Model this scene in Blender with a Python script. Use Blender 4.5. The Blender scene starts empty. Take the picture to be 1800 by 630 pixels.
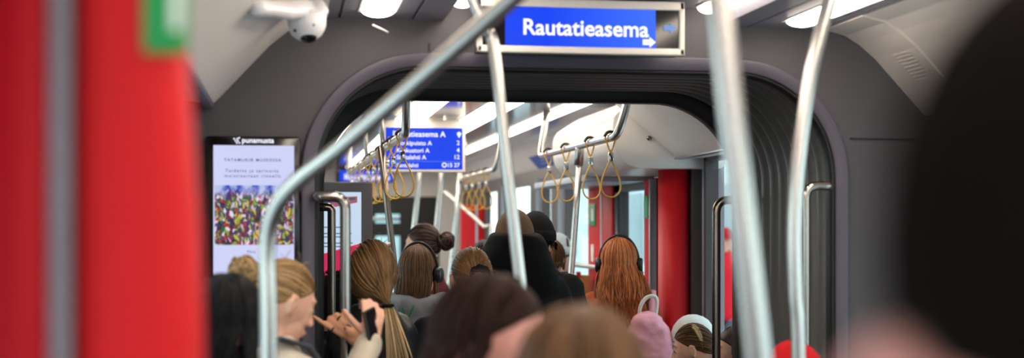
import bpy, bmesh, math, random
from math import sin, cos, pi, radians, sqrt
from mathutils import Vector, Matrix, noise
random.seed(7)
S = bpy.context.scene
COL = S.collection
V = Vector

# ------------------------------------------------------------------ camera model
FPX, CX, CY, YAW, ZC = 2500.0, 900.0, 400.0, math.atan2(400, 2500), 1.65
def P(px, py, Y):
    """world point seen at photo pixel (px,py) on the cross-plane Y metres down the tram"""
    a = (px - CX) / FPX; b = (CY - py) / FPX
    dx = a * cos(YAW) + sin(YAW); dy = -a * sin(YAW) + cos(YAW)
    t = Y / dy
    return V((dx * t, Y, ZC + b * t))

# ------------------------------------------------------------------ materials
def lin(h):
    h = h.lstrip('#'); r = [int(h[i:i+2], 16) / 255 for i in (0, 2, 4)]
    return [(c / 12.92 if c <= .04045 else ((c + .055) / 1.055) ** 2.4) for c in r] + [1]
MATS = {}
def mat(name, col, rough=.5, metal=0, var=.08, scale=12, bump=0, bscale=60, emis=None, estr=0, island=0, coat=0, spec=.5, sss=0, stretch=None):
    if name in MATS: return MATS[name]
    m = bpy.data.materials.new(name); m.use_nodes = True
    nt = m.node_tree; N = nt.nodes; L = nt.links
    b = N['Principled BSDF']
    c = lin(col)
    tc = N.new('ShaderNodeTexCoord')
    src = tc.outputs['Object']
    if stretch:
        mp = N.new('ShaderNodeMapping'); mp.inputs['Scale'].default_value = stretch
        L.new(src, mp.inputs['Vector']); src = mp.outputs['Vector']
    nz = N.new('ShaderNodeTexNoise'); nz.inputs['Scale'].default_value = scale; nz.inputs['Detail'].default_value = 5
    L.new(src, nz.inputs['Vector'])
    mx = N.new('ShaderNodeMix'); mx.data_type = 'RGBA'
    mx.inputs[6].default_value = [max(0, x * (1 - var)) for x in c[:3]] + [1]
    mx.inputs[7].default_value = [min(1, x * (1 + var)) for x in c[:3]] + [1]
    L.new(nz.outputs['Fac'], mx.inputs['Factor'])
    out = mx.outputs[2]
    if island:
        g = N.new('ShaderNodeNewGeometry')
        mr = N.new('ShaderNodeMapRange'); mr.inputs[3].default_value = 1 - island; mr.inputs[4].default_value = 1 + island
        L.new(g.outputs['Random Per Island'], mr.inputs[0])
        hs = N.new('ShaderNodeHueSaturation'); L.new(out, hs.inputs['Color']); L.new(mr.outputs[0], hs.inputs['Value'])
        out = hs.outputs['Color']
    L.new(out, b.inputs['Base Color'])
    b.inputs['Roughness'].default_value = rough
    b.inputs['Metallic'].default_value = metal
    b.inputs['Coat Weight'].default_value = coat
    b.inputs['Specular IOR Level'].default_value = spec
    if sss:
        b.inputs['Subsurface Weight'].default_value = sss
        b.inputs['Subsurface Radius'].default_value = (.012, .005, .003)
        b.inputs['Subsurface Scale'].default_value = 1
    if bump:
        n2 = N.new('ShaderNodeTexNoise'); n2.inputs['Scale'].default_value = bscale; n2.inputs['Detail'].default_value = 4
        L.new(src, n2.inputs['Vector'])
        bp = N.new('ShaderNodeBump'); bp.inputs['Strength'].default_value = bump; bp.inputs['Distance'].default_value = .01
        L.new(n2.outputs['Fac'], bp.inputs['Height']); L.new(bp.outputs['Normal'], b.inputs['Normal'])
    if emis:
        b.inputs['Emission Color'].default_value = lin(emis); b.inputs['Emission Strength'].default_value = estr
    MATS[name] = m
    return m

def glass_mat(name, tint='f4fbfb', gloss=.08):
    m = bpy.data.materials.new(name); m.use_nodes = True
    nt = m.node_tree; N = nt.nodes; L = nt.links
    N.remove(N['Principled BSDF']); o = N['Material Output']
    t = N.new('ShaderNodeBsdfTransparent'); t.inputs[0].default_value = lin(tint)
    g = N.new('ShaderNodeBsdfGlossy'); g.inputs['Roughness'].default_value = .03
    nz = N.new('ShaderNodeTexNoise'); nz.inputs['Scale'].default_value = 3
    mr = N.new('ShaderNodeMapRange'); mr.inputs[3].default_value = gloss * .7; mr.inputs[4].default_value = gloss * 1.3
    L.new(nz.outputs['Fac'], mr.inputs[0])
    mx = N.new('ShaderNodeMixShader'); L.new(mr.outputs[0], mx.inputs[0])
    L.new(t.outputs[0], mx.inputs[1]); L.new(g.outputs[0], mx.inputs[2]); L.new(mx.outputs[0], o.inputs[0])
    MATS[name] = m
    return m

def emit_mat(name, col, s, col2=None, axis=None, rng=None):
    """self-lit screen / lamp; optional procedural colour mix over object space"""
    m = bpy.data.materials.new(name); m.use_nodes = True
    nt = m.node_tree; N = nt.nodes; L = nt.links
    b = N['Principled BSDF']; b.inputs['Base Color'].default_value = (.01, .01, .01, 1); b.inputs['Roughness'].default_value = .5; b.inputs['Specular IOR Level'].default_value = .08
    b.inputs['Emission Strength'].default_value = s
    tc = N.new('ShaderNodeTexCoord')
    nz = N.new('ShaderNodeTexNoise'); nz.inputs['Scale'].default_value = 4
    L.new(tc.outputs['Object'], nz.inputs['Vector'])
    mx = N.new('ShaderNodeMix'); mx.data_type = 'RGBA'
    mx.inputs[6].default_value = lin(col); mx.inputs[7].default_value = lin(col2 or col)
    L.new(nz.outputs['Fac'], mx.inputs['Factor']); L.new(mx.outputs[2], b.inputs['Emission Color'])
    if rng:
        sx = N.new('ShaderNodeSeparateXYZ'); L.new(tc.outputs['Object'], sx.inputs[0])
        mr = N.new('ShaderNodeMapRange'); mr.inputs[1].default_value = rng[0]; mr.inputs[2].default_value = rng[1]
        L.new(sx.outputs[axis], mr.inputs[0]); L.new(mr.outputs[0], mx.inputs['Factor'])
    MATS[name] = m
    return m

M = MATS
mat('portal_grey', '504d52', .6, var=.05, bump=.03, bscale=300)
mat('trim_grey', '524d59', .45, var=.05, bump=.02, bscale=300)
mat('cove_beige', 'e6ddd6', .42, var=.02)
mat('ceiling_grey', '94939f', .38, var=.04)
mat('ceiling_gloss', '878b96', .10, var=.03)
mat('panel_white', 'ebe6e2', .35, var=.02)
mat('rubber', '62615f', .36, var=.15, scale=30)
mat('black_rubber', '0c0c0d', .5, var=.2)
mat('dark', '151518', .4, var=.1)
mat('floor_grey', '4a4a4e', .7, var=.3, scale=250)
mat('wall_grey', '8c8a8e', .5, var=.04)
mat('red_paint', 'd01a20', .6, var=.04, spec=.2)
mat('red_deep', 'c6101c', .5, var=.04, spec=.3)
mat('strip_grey', '77707c', .5, var=.05)
mat('red_dark', '9c0416', .6, var=.04, spec=.15)
mat('alu', 'b9bcc4', .3, 1, var=.05, stretch=(1, 1, .05))
mat('steel', 'cfcbc6', .27, 1, var=.015, scale=8)
mat('steel_dark', '8a8078', .25, 1, var=.02, scale=8)
mat('post_dark', '4a4344', .45, var=.05)
mat('post_blue', 'a9b5c4', .4, var=.05)
mat('sign_frame', 'f2eadf', .4, var=.03)
mat('bezel', '140b0e', .12, var=.2)
mat('housing', '434248', .45, var=.05)
mat('white_plastic', 'dcdcdf', .35, var=.03)
mat('lens', '050507', .05, var=.1)
mat('steel_handle', 'a39c95', .2, 1, var=.015, scale=8)
mat('chrome', 'd0d2d4', .15, 1, var=.03)
mat('strap_yellow', 'd2a23e', .5, var=.12, scale=60, bump=.15, bscale=400)
mat('green_sign', '149a4a', .4, var=.05)
mat('sign_white', 'e8efe8', .5, var=.03)
mat('blue_band', '2456b4', .45, var=.06)
mat('pale_blue', '8fa8e0', .5, var=.05)
glass_mat('glass'); 
emit_mat('lamp', 'ffeedd', 14)
emit_mat('lamp_far', 'fff1de', 7)
emit_mat('screen_blue', '0a40e8', 1.15, '3a6cf5', 'X', (.80, 1.15))
emit_mat('screen_blue_flat', '0038dc', 1.1, '0444ea')
emit_mat('screen_lilac', 'c9ccf5', 1.0, 'd3d8fa')
emit_mat('screen_pale', 'bcd3ea', 1.0, 'cfe0f2')
emit_mat('txt_white', 'f2f2ff', 1.3)
emit_mat('txt_ghost', '8fb4f0', .8)
emit_mat('txt_violet', '6a62a8', .55)
emit_mat('txt_grey', '7f95b2', .6)
emit_mat('screen_red', 'd8285a', .9)
emit_mat('tram_red', 'b06a78', .8)
emit_mat('tram_dark', '5a6a86', .6)

# abstract flower-meadow picture shown on the advertising screen
def picture_mat():
    m = bpy.data.materials.new('meadow_picture'); m.use_nodes = True
    nt = m.node_tree; N = nt.nodes; L = nt.links
    b = N['Principled BSDF']; b.inputs['Base Color'].default_value = (.02, .02, .02, 1)
    tc = N.new('ShaderNodeTexCoord')
    mp = N.new('ShaderNodeMapping'); mp.inputs['Scale'].default_value = (1, 1, .62); L.new(tc.outputs['Object'], mp.inputs[0])
    dist = N.new('ShaderNodeTexNoise'); dist.inputs['Scale'].default_value = 60
    L.new(mp.outputs[0], dist.inputs['Vector'])
    ad = N.new('ShaderNodeVectorMath'); ad.operation = 'MULTIPLY_ADD'; ad.inputs[1].default_value = (.022, .0, .028)
    L.new(dist.outputs['Color'], ad.inputs[0]); L.new(mp.outputs[0], ad.inputs[2])
    vo = N.new('ShaderNodeTexVoronoi'); vo.inputs['Scale'].default_value = 165; L.new(ad.outputs[0], vo.inputs['Vector'])
    cr = N.new('ShaderNodeValToRGB'); cr.color_ramp.interpolation = 'CONSTANT'
    cols = ['14101e', '8a1030', 'c8b828', '2d5a2a', 'e2dcec', '30206a', 'b82828', '88a030', 'c8b0d8', '181028', '502050', '2a5a68']
    el = cr.color_ramp.elements
    el[0].color = lin(cols[0]); el[1].position = .083; el[1].color = lin(cols[1])
    for i, c in enumerate(cols[2:], 2):
        e = el.new(i / len(cols)); e.color = lin(c)
    sp = N.new('ShaderNodeSeparateColor'); L.new(vo.outputs['Color'], sp.inputs[0]); L.new(sp.outputs[0], cr.inputs[0])
    # blue sky zone on top
    vo2 = N.new('ShaderNodeTexNoise'); vo2.inputs['Scale'].default_value = 45; L.new(mp.outputs[0], vo2.inputs['Vector'])
    cr2 = N.new('ShaderNodeValToRGB'); cr2.color_ramp.elements[0].color = lin('1c3cc0'); cr2.color_ramp.elements[0].position = .4
    cr2.color_ramp.elements[1].color = lin('b8c4ea'); cr2.color_ramp.elements[1].position = .62
    L.new(vo2.outputs['Fac'], cr2.inputs[0])
    sx = N.new('ShaderNodeSeparateXYZ'); L.new(tc.outputs['Object'], sx.inputs[0])
    am = N.new('ShaderNodeMath'); am.operation = 'MULTIPLY_ADD'; am.inputs[1].default_value = .07; L.new(vo2.outputs['Fac'], am.inputs[0]); L.new(sx.outputs['Z'], am.inputs[2])
    mr = N.new('ShaderNodeMapRange'); mr.inputs[1].default_value = 1.775; mr.inputs[2].default_value = 1.80; L.new(am.outputs[0], mr.inputs[0])
    mx = N.new('ShaderNodeMix'); mx.data_type = 'RGBA'
    L.new(mr.outputs[0], mx.inputs['Factor']); L.new(cr.outputs[0], mx.inputs[6]); L.new(cr2.outputs[0], mx.inputs[7])
    L.new(mx.outputs[2], b.inputs['Emission Color']); b.inputs['Emission Strength'].default_value = .95
    MATS['meadow_picture'] = m
picture_mat()

# ------------------------------------------------------------------ object helpers
def link(name, me, parent=None, kind=None):
    o = bpy.data.objects.new(name, me); COL.objects.link(o)
    if parent is not None:
        o.parent = parent
        if parent.get('_at'): o.matrix_parent_inverse = Matrix.Translation(V(parent['_at'])).inverted()
    if kind: o['kind'] = kind
    return o
def thing(name, label, cat, loc=(0, 0, 0), group=None):
    o = bpy.data.objects.new(name, None); COL.objects.link(o); o.location = loc; o.empty_display_size = .1
    if V(loc).length > 0: o['_at'] = list(loc)
    o['label'] = label; o['category'] = cat
    if group: o['group'] = group
    return o
def tag(o, label, cat, group=None, kind=None):
    o['label'] = label; o['category'] = cat
    if group: o['group'] = group
    if kind: o['kind'] = kind
    return o
class MB:
    def __init__(s): s.v = []; s.f = []; s.sm = []
    def add(s, vs, fs, smooth=True):
        k = len(s.v); s.v += [tuple(v) for v in vs]
        s.f += [tuple(i + k for i in f) for f in fs]; s.sm += [smooth] * len(fs); return s
    def box(s, a, b, bev=0):
        x0, y0, z0 = a; x1, y1, z1 = b
        if bev:
            bm = bmesh.new(); bmesh.ops.create_cube(bm, size=1)
            for v in bm.verts: v.co = V(((x0 + x1) / 2 + v.co.x * (x1 - x0), (y0 + y1) / 2 + v.co.y * (y1 - y0), (z0 + z1) / 2 + v.co.z * (z1 - z0)))
            bmesh.ops.bevel(bm, geom=bm.edges[:], offset=bev, segments=3, affect='EDGES', profile=.5)
            bm.verts.index_update(); s.add([v.co for v in bm.verts], [[v.index for v in f.verts] for f in bm.faces], True); bm.free(); return s
        vs = [(x, y, z) for x in (x0, x1) for y in (y0, y1) for z in (z0, z1)]
        s.add(vs, [(0, 1, 3, 2), (4, 6, 7, 5), (0, 4, 5, 1), (2, 3, 7, 6), (0, 2, 6, 4), (1, 5, 7, 3)], False); return s
    def loft(s, rings, closed=True, caps=True, smooth=True):
        n = len(rings[0]); vs = [p for r in rings for p in r]; fs = []
        for i in range(len(rings) - 1):
            for j in range(n if closed else n - 1):
                k = (j + 1) % n
                fs.append((i * n + j, i * n + k, (i + 1) * n + k, (i + 1) * n + j))
        s.add(vs, fs, smooth)
        if caps and closed:
            b = len(s.v) - len(vs)
            s.f.append(tuple(b + j for j in reversed(range(n)))); s.sm.append(smooth)
            e = len(s.v) - n
            s.f.append(tuple(e + j for j in range(n))); s.sm.append(smooth)
        return s
    def tube(s, pts, r, seg=10, closed=False, flat=1):
        pts = [V(p) for p in pts]; n = len(pts)
        rs = r if isinstance(r, (list, tuple)) else [r] * n
        up = None; rings = []
        for i, p in enumerate(pts):
            if closed: t = pts[(i + 1) % n] - pts[i - 1]
            else: t = pts[min(i + 1, n - 1)] - pts[max(i - 1, 0)]
            if t.length < 1e-9: t = V((0, 0, 1))
            t.normalize()
            if up is None:
                up = V((0, 0, 1)) if abs(t.z) < .9 else V((1, 0, 0))
            up = (up - t * up.dot(t))
            if up.length < 1e-6: up = t.orthogonal()
            up.normalize(); sd = t.cross(up)
            rings.append([p + (up * cos(2 * pi * k / seg) * flat + sd * sin(2 * pi * k / seg)) * rs[i] for k in range(seg)])
        if closed: rings.append(rings[0]); s.loft(rings, True, False)
        else: s.loft(rings)
        return s
    def ell(s, c, r, nu=14, nv=10, R=None):
        c = V(c); rings = []
        for i in range(nv + 1):
            th = pi * (i / nv) if 0 < i < nv else (0.02 if i == 0 else pi - .02)
            rings.append([c + (lambda q: (R @ q) if R else q)(V((r[0] * sin(th) * cos(2 * pi * j / nu), r[1] * sin(th) * sin(2 * pi * j / nu), -r[2] * cos(th)))) for j in range(nu)])
        return s.loft(rings)
    def limb(s, pts, rs, seg=12):
        """closed tapered limb with rounded ends"""
        pts = [V(p) for p in pts]; d0 = (pts[0] - pts[1]).normalized(); d1 = (pts[-1] - pts[-2]).normalized()
        P2 = [pts[0] + d0 * rs[0] * .95, pts[0] + d0 * rs[0] * .6] + pts + [pts[-1] + d1 * rs[-1] * .6, pts[-1] + d1 * rs[-1] * .95]
        R2 = [rs[0] * .3, rs[0] * .8] + list(rs) + [rs[-1] * .8, rs[-1] * .3]
        return s.tube(P2, R2, seg)
    def mesh(s, name, m):
        me = bpy.data.meshes.new(name); me.from_pydata(s.v, [], s.f); me.update()
        me.polygons.foreach_set('use_smooth', s.sm)
        bm = bmesh.new(); bm.from_mesh(me); bmesh.ops.recalc_face_normals(bm, faces=bm.faces[:]); bm.to_mesh(me); bm.free()
        if m: me.materials.append(M[m] if isinstance(m, str) else m)
        return me
    def build(s, name, m, parent=None, kind=None):
        return link(name, s.mesh(name, m), parent, kind)
    def remesh(s, name, m, voxel, parent=None, smooth=4, disp=0, dscale=9, seed=0, xf=None):
        me = s.mesh(name, m)
        o = bpy.data.objects.new('tmp', me); COL.objects.link(o)
        md = o.modifiers.new('r', 'REMESH'); md.mode = 'VOXEL'; md.voxel_size = voxel; md.use_smooth_shade = True
        if smooth:
            sm = o.modifiers.new('s', 'SMOOTH'); sm.factor = .5; sm.iterations = smooth
        dg = bpy.context.evaluated_depsgraph_get(); dg.update()
        me2 = bpy.data.meshes.new_from_object(o.evaluated_get(dg)); me2.name = name
        bpy.data.objects.remove(o); bpy.data.meshes.remove(me)
        if not me2.materials: me2.materials.append(M[m])
        if disp:
            nr = [v.normal.copy() for v in me2.vertices]
            for v, n in zip(me2.vertices, nr):
                q = v.co * dscale + V((seed * 3.1, seed, 0)); q.z *= 1.8
                v.co += n * disp * (noise.noise(q) + .5 * noise.noise(q * 2.3))
        if xf:
            me2.transform(xf)
        me2.polygons.foreach_set('use_smooth', [True] * len(me2.polygons)); me2.update()
        return link(name, me2, parent)
def text(name, body, loc, size, m, parent=None, bold=0, align='LEFT', space=1, rot=0, depth=.0004):
    cu = bpy.data.curves.new('t', 'FONT'); cu.body = body; cu.size = size; cu.align_x = align; cu.align_y = 'BOTTOM_BASELINE'
    cu.offset = bold; cu.extrude = depth; cu.space_character = space; cu.resolution_u = 4
    o = bpy.data.objects.new('t', cu); COL.objects.link(o)
    dg = bpy.context.evaluated_depsgraph_get(); dg.update()
    me = bpy.data.meshes.new_from_object(o.evaluated_get(dg)); bpy.data.objects.remove(o)
    me.transform(Matrix.Translation(V(loc)) @ Matrix.Rotation(rot, 4, 'Y') @ Matrix.Rotation(radians(90), 4, 'X'))
    me.name = name; me.materials.clear(); me.materials.append(M[m])
    return link(name, me, parent)
def slab(mb, pts, y0, y1):
    """prism of an (x,z) outline between two Y planes"""
    return mb.loft([[V((x, y0, z)) for x, z in pts], [V((x, y1, z)) for x, z in pts]], smooth=False)
def spline(pts, n=8):
    pts = [V(p) for p in pts]; out = []
    for i in range(len(pts) - 1):
        p0, p1, p2, p3 = pts[max(i - 1, 0)], pts[i], pts[i + 1], pts[min(i + 2, len(pts) - 1)]
        for k in range(n):
            t = k / n
            out.append(.5 * ((2 * p1) + (p2 - p0) * t + (2 * p0 - 5 * p1 + 4 * p2 - p3) * t * t + (3 * p1 - p0 - 3 * p2 + p3) * t ** 3))
    out.append(pts[-1]); return out
def corner(pts, r, n=8):
    """polyline with rounded corners"""
    pts = [V(p) for p in pts]; out = [pts[0]]
    for i in range(1, len(pts) - 1):
        a, b, c = pts[i - 1], pts[i], pts[i + 1]
        d1 = (a - b); d2 = (c - b); k = min(r, d1.length * .48, d2.length * .48)
        p, q = b + d1.normalized() * k, b + d2.normalized() * k
        for j in range(n + 1):
            t = j / n; out.append(p * (1 - t) ** 2 + b * 2 * t * (1 - t) + q * t * t)
    out.append(pts[-1]); return out
# ------------------------------------------------------------------ setting: near car, gangway, far car
XM = .953                                   # centre line of the tram
def mir(p): return [(2 * XM - x, z) for x, z in reversed(p)]
def Ucurve(xl, xr, zt, R, nl=8, na=16, nt=12, z0=0):
    o = [(xl, z0 + (zt - R - z0) * i / nl) for i in range(nl)]
    o += [(xl + R - R * cos(pi / 2 * i / na), zt - R + R * sin(pi / 2 * i / na)) for i in range(na)]
    o += [(xl + R + (xr - xl - 2 * R) * i / nt, zt) for i in range(nt)]
    o += [(xr - R + R * sin(pi / 2 * i / na), zt - R + R * cos(pi / 2 * i / na)) for i in range(na)]
    o += [(xr, z0 + (zt - R - z0) * (1 - i / nl)) for i in range(nl + 1)]
    return o
def ring3(c, y): return [V((x, y, z)) for x, z in c]
# floor
MB().box((-.36, -5, -.08), (2.26, 17.2, 0)).build('floor', 'floor_grey', kind='structure')
# near portal wall
def portal(name, y0, y1, inn, m, out=(-.40, 2.30, 2.5, .05)):
    I = Ucurve(*inn); O = Ucurve(*out)
    mb = MB(); mb.loft([ring3(O, y1), ring3(O, y0), ring3(I, y0), ring3(I, y1)], closed=False, smooth=False)
    return mb.build(name, m, kind='structure')
NI = (.11, 1.79, 2.145, .33)
portal('wall_gangway_end', 4.50, 4.56, (.07, 1.835, 2.19, .36), 'portal_grey')
def Ud(base, d): xl, xr, zt, R = base; return Ucurve(xl - d, xr + d, zt + d, R + d)
mb = MB()
prof = [(.060, 4.50), (.060, 4.484), (.058, 4.479), (.053, 4.477), (.018, 4.486), (.016, 4.488), (.016, 4.50)]
mb.loft([ring3(Ud(NI, d), y) for d, y in prof], closed=False)
mb.build('trim_1', 'trim_grey', kind='structure')
mb = MB(); mb.loft([ring3(Ud(NI, d), y) for d, y in [(.0165, 4.497), (.010, 4.494), (.004, 4.500), (.002, 4.53), (.003, 4.545), (.03, 4.555)]], closed=False)
mb.build('trim_30', 'black_rubber', kind='structure')
# bellows: deep rubber folds
mb = MB(); rr = []
nfold = 9; y0, y1 = 4.555, 5.42
for i in range(nfold * 8 + 1):
    t = i / (nfold * 8); ph = (t * nfold) % 1
    d = .088 - .056 * abs(sin(pi * ph)) ** .7
    rr.append(ring3(Ud(NI, d), y0 + (y1 - y0) * t))
mb.loft(rr, closed=False)
mb.build('wall_bellows', 'rubber', kind='structure')
# far gangway frame
FI = (.148, 1.772, 2.138, .33)
mb = MB(); mb.loft([ring3(Ud(FI, d), y) for d, y in [(.12, 5.42), (.034, 5.42), (.004, 5.425), (0, 5.43), (0, 5.49), (.02, 5.505)]], closed=False)
mb.build('trim_2', 'black_rubber', kind='structure')
portal('wall_gangway_far', 5.44, 5.50, (.13, 1.79, 2.16, .34), 'portal_grey')
# ceilings
covL = [(.13, 2.31), (.06, 2.292), (.013, 2.264), (-.044, 2.218), (-.212, 2.038), (-.222, 2.030), (-.236, 2.034), (-.34, 2.05)]
def ceil_profile():
    z, h = 2.31, 2.365
    def g(x): return [(x - .004, z), (x - .004, z + .012), (x + .004, z + .012), (x + .004, z)]
    L = [(.13, z)] + g(.17) + g(.40) + [(.50, z), (.52, h)]
    return L + mir(L)
def extrude_profile(name, prof, y0, y1, m, kind='structure', th=.02):
    mb = MB()
    outp = [(x + (XM - x) * 0, z + th) for x, z in prof]
    loop = prof + list(reversed(outp))
    slab(mb, loop, y0, y1)
    return mb.build(name, m, kind=kind)
extrude_profile('ceiling', ceil_profile(), -5, 4.5, 'ceiling_grey')
extrude_profile('ceiling_far', [(.13, 2.31), (1.776, 2.31)], 5.56, 16.2, 'ceiling_gloss')
def cove(name, prof, y0, y1, m):
    return extrude_profile(name, prof, y0, y1, m, th=.025)
cove('ceiling_cove_left', covL, -5, 4.5, 'cove_beige')
cove('ceiling_cove_right', mir(covL), -5, 4.18, 'cove_beige')
cove('ceiling_cove_end', [(x - .003, z - .004) for x, z in mir(covL)], 4.186, 4.5, 'cove_beige')
cove('ceiling_cove_far_left', covL, 5.56, 16.2, 'panel_white')
cove('ceiling_cove_far_right', mir(covL), 7.975, 16.2, 'panel_white')
# aluminium lip under the left cove
MB().box((-.246, -5, 2.018), (-.214, 4.49, 2.033), .004).build('trim_3', 'alu', kind='structure')
# inspection-panel seam on the portal wall
MB().box((1.86, 4.494, 1.944), (2.22, 4.502, 1.948)).build('trim_4', 'dark', kind='structure')
MB().box((.452, 4.494, 2.205), (.456, 4.50, 2.235)).build('trim_5', 'dark', kind='structure')
# roof light-block above everything so no sky leaks in
MB().box((-.4, -5, 2.47), (2.3, 17.2, 2.52)).build('ceiling_roof', 'dark', kind='structure')

# side walls with window bands
WN = [0]
def side_wall(name, x, y0, y1, wins, zs, zt, ztop, m, sgn, post='post_dark', gx=.03):
    """wall at x (inner face), thickness outward; wins = list of (y0,y1) panes"""
    a, b = (x, x + .05 * sgn) if sgn > 0 else (x + .05 * sgn, x)
    mb = MB(); mb.box((a, y0, 0), (b, y1, zs)); mb.box((a, y0, zt), (b, y1, ztop))
    ys = [y0] + [q for w in wins for q in w] + [y1]
    for i in range(0, len(ys), 2):
        if ys[i + 1] - ys[i] > .005: mb.box((a, ys[i], zs), (b, ys[i + 1], zt))
    mb.build(name, m, kind='structure')
    for w0, w1 in wins:
        WN[0] += 1
        f = MB(); t = .03; g0, g1 = (x - .012, x + .05) if sgn > 0 else (x - .05, x + .012)
        for bb in (((g0, w0, zs), (g1, w0 + t, zt)), ((g0, w1 - t, zs), (g1, w1, zt)), ((g0, w0, zs), (g1, w1, zs + t)), ((g0, w0, zt - t), (g1, w1, zt))): f.box(*bb)
        fo = f.build('window_%d' % WN[0], post, kind='structure')
        xp = x + gx * sgn
        p = MB(); p.box((xp - .003, w0 + .02, zs + .02), (xp + .003, w1 - .02, zt - .02)).build('window_pane', 'glass', fo)
side_wall('wall_left', -.32, -5, 4.5, [(-4.6, -3.2), (-3.0, -1.6), (-1.4, .0), (.2, 1.2), (1.75, 2.95), (3.1, 3.9)], .85, 2.0, 2.12, 'wall_grey', -1)
side_wall('wall_right', 2.22, -5, 4.5, [(-4.6, -3.2), (-3.0, -1.6), (-1.4, .0), (.2, 1.6), (1.8, 3.2), (3.3, 4.2)], .85, 2.0, 2.12, 'wall_grey', 1)
side_wall('wall_rear', 0, 0, 0.01, [], .1, .2, .3, 'wall_grey', 1)
bpy.data.objects.remove(bpy.data.objects['wall_rear'])
rb = MB(); rb.box((-.36, -5.05, 0), (2.26, -5, 1.0)); rb.box((-.36, -5.05, 1.95), (2.26, -5, 2.5)); rb.box((-.36, -5.05, 1.0), (.1, -5, 1.95)); rb.box((1.8, -5.05, 1.0), (2.26, -5, 1.95))
rb.build('wall_rear', 'wall_grey', kind='structure')
MB().box((.1, -5.03, 1.0), (1.8, -5.02, 1.95)).build('window_90', 'glass', kind='structure')
# far car
side_wall('wall_far_left', -.32, 5.56, 16.2, [(5.9, 7.2), (7.5, 8.8), (9.2, 10.6), (10.8, 12.2), (12.4, 13.8)], .85, 2.0, 2.12, 'wall_grey', -1)
# far right wall: narrow end bay, door bay, window bays
side_wall('wall_far_right_end', 1.95, 5.50, 6.50, [(5.62, 6.43)], .85, 1.99, 2.05, 'post_blue', 1, gx=.004)
side_wall('wall_far_right', 2.02, 9.08, 16.2, [(9.10, 10.12), (10.22, 11.04), (11.14, 12.86), (12.96, 14.3)], .80, 2.03, 2.12, 'post_dark', 1)
# blue-grey inner faces between the window bays
for i, (a, b) in enumerate([(10.15, 10.42), (11.07, 11.34), (12.89, 13.15)]):
    MB().box((1.962, a, .8), (2.03, b, 2.03)).build('trim_%d' % (10 + 2 * i), 'post_dark', kind='structure')
    MB().box((1.962, a - .004, .8), (2.02, a, 2.03)).build('trim_%d' % (11 + 2 * i), 'post_blue', kind='structure')
# sloped end panel over the end bay
mb = MB(); slab(mb, [(1.30, 2.31), (1.42, 2.285), (1.50, 2.235), (1.80, 1.985), (1.815, 1.975), (1.99, 1.975), (1.99, 2.34), (1.30, 2.34)], 5.56, 6.44)
mb.build('ceiling_cove_gangway', 'panel_white', kind='structure')
MB().box((1.795, 5.57, 1.966), (1.835, 6.43, 1.976), .003).build('trim_6', 'alu', kind='structure')
# far bulkhead
mb = MB(); mb.box((-.36, 16.2, 2.0), (2.26, 16.3, 2.5)); mb.box((-.36, 16.2, 0), (2.26, 16.3, .9)); mb.box((-.36, 16.2, .9), (.2, 16.3, 2.0)); mb.box((1.75, 16.2, .9), (2.26, 16.3, 2.0))
mb.build('wall_far_end', 'panel_white', kind='structure')
mb = MB(); mb.box((.2, 16.22, 1.80), (1.75, 16.28, 2.0)); mb.box((.2, 16.22, 1.55), (1.75, 16.26, 1.70)); mb.box((.2, 16.2, .9), (.3, 16.28, 2.0)); mb.box((.92, 16.2, .9), (1.02, 16.28, 2.0)); mb.box((1.3, 16.2, .9), (1.75, 16.28, 2.0))
mb.build('door_1', 'dark', kind='structure')
MB().box((.3, 16.24, .9), (1.3, 16.245, 2.0)).build('window_91', 'glass', kind='structure')
MB().box((.2, 16.17, 1.725), (1.3, 16.21, 1.765), .008).build('trim_7', 'alu', kind='structure')

# ------------------------------------------------------------------ ceiling lamps
def lamp(x, w, y0, y1, z, label, m, round_end=True, group=None):
    group = 'ceiling light strips of the near car' if y0 < 0 else 'ceiling light strips of the far car'
    t = thing('ceiling_light', label, 'light', (x, (y0 + y1) / 2, z), group)
    n = 10; rings = []
    ys = [y0, y1 - w * .55] + [y1 - w * .55 + w * .55 * sin(pi / 2 * k / 8) for k in range(1, 9)]
    for i, y in enumerate(ys):
        k = 1 if i < 2 else max(.12, sqrt(max(0, 1 - ((i - 1) / 8) ** 2))) if round_end else 1
        rings.append([V((x + w / 2 * k * cos(pi + pi * j / n), y, z - .022 * k * sin(pi * j / n))) for j in range(n + 1)])
    MB().loft(rings, closed=True).build('diffuser', m, t)
    MB().box((x - w / 2 - .006, y0, z - .002), (x + w / 2 + .006, y1, z + .004)).build('housing', 'white_plastic', t)
    return t
t = lamp(.28, .105, -4.8, 4.36, 2.309, 'long warm ceiling light strip beside the white dome camera', 'lamp')
MB().tube(spline([P(655, 44, 4.33), P(668, 50, 4.34), P(682, 57, 4.36)], 4), .0028, 6).build('cable', 'white_plastic', t)
lamp(2 * XM - .28, .105, -4.8, 4.36, 2.309, 'long warm ceiling light strip with rounded end right of the station sign', 'lamp')
lamp(.552, .075, -4.8, 4.44, 2.362, 'recessed light strip behind the left end of the station sign', 'lamp', False)
lamp(2 * XM - .552, .075, -4.8, 4.44, 2.362, 'recessed light strip running to the right end of the station sign', 'lamp', False)
lamp(.36, .095, 5.8, 15.8, 2.309, 'light strip of the far car above the left strap rail', 'lamp_far')
lamp(2 * XM - .36, .095, 6.5, 15.8, 2.309, 'outer light strip of the far car beside the right cove', 'lamp_far')
lamp(.755, .18, 5.8, 15.8, 2.309, 'recessed far car light strip behind the timetable screen', 'lamp_far', False)
lamp(2 * XM - .755, .18, 5.8, 15.8, 2.309, 'wide recessed far car light strip right of the timetable screen', 'lamp_far', False)

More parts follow.
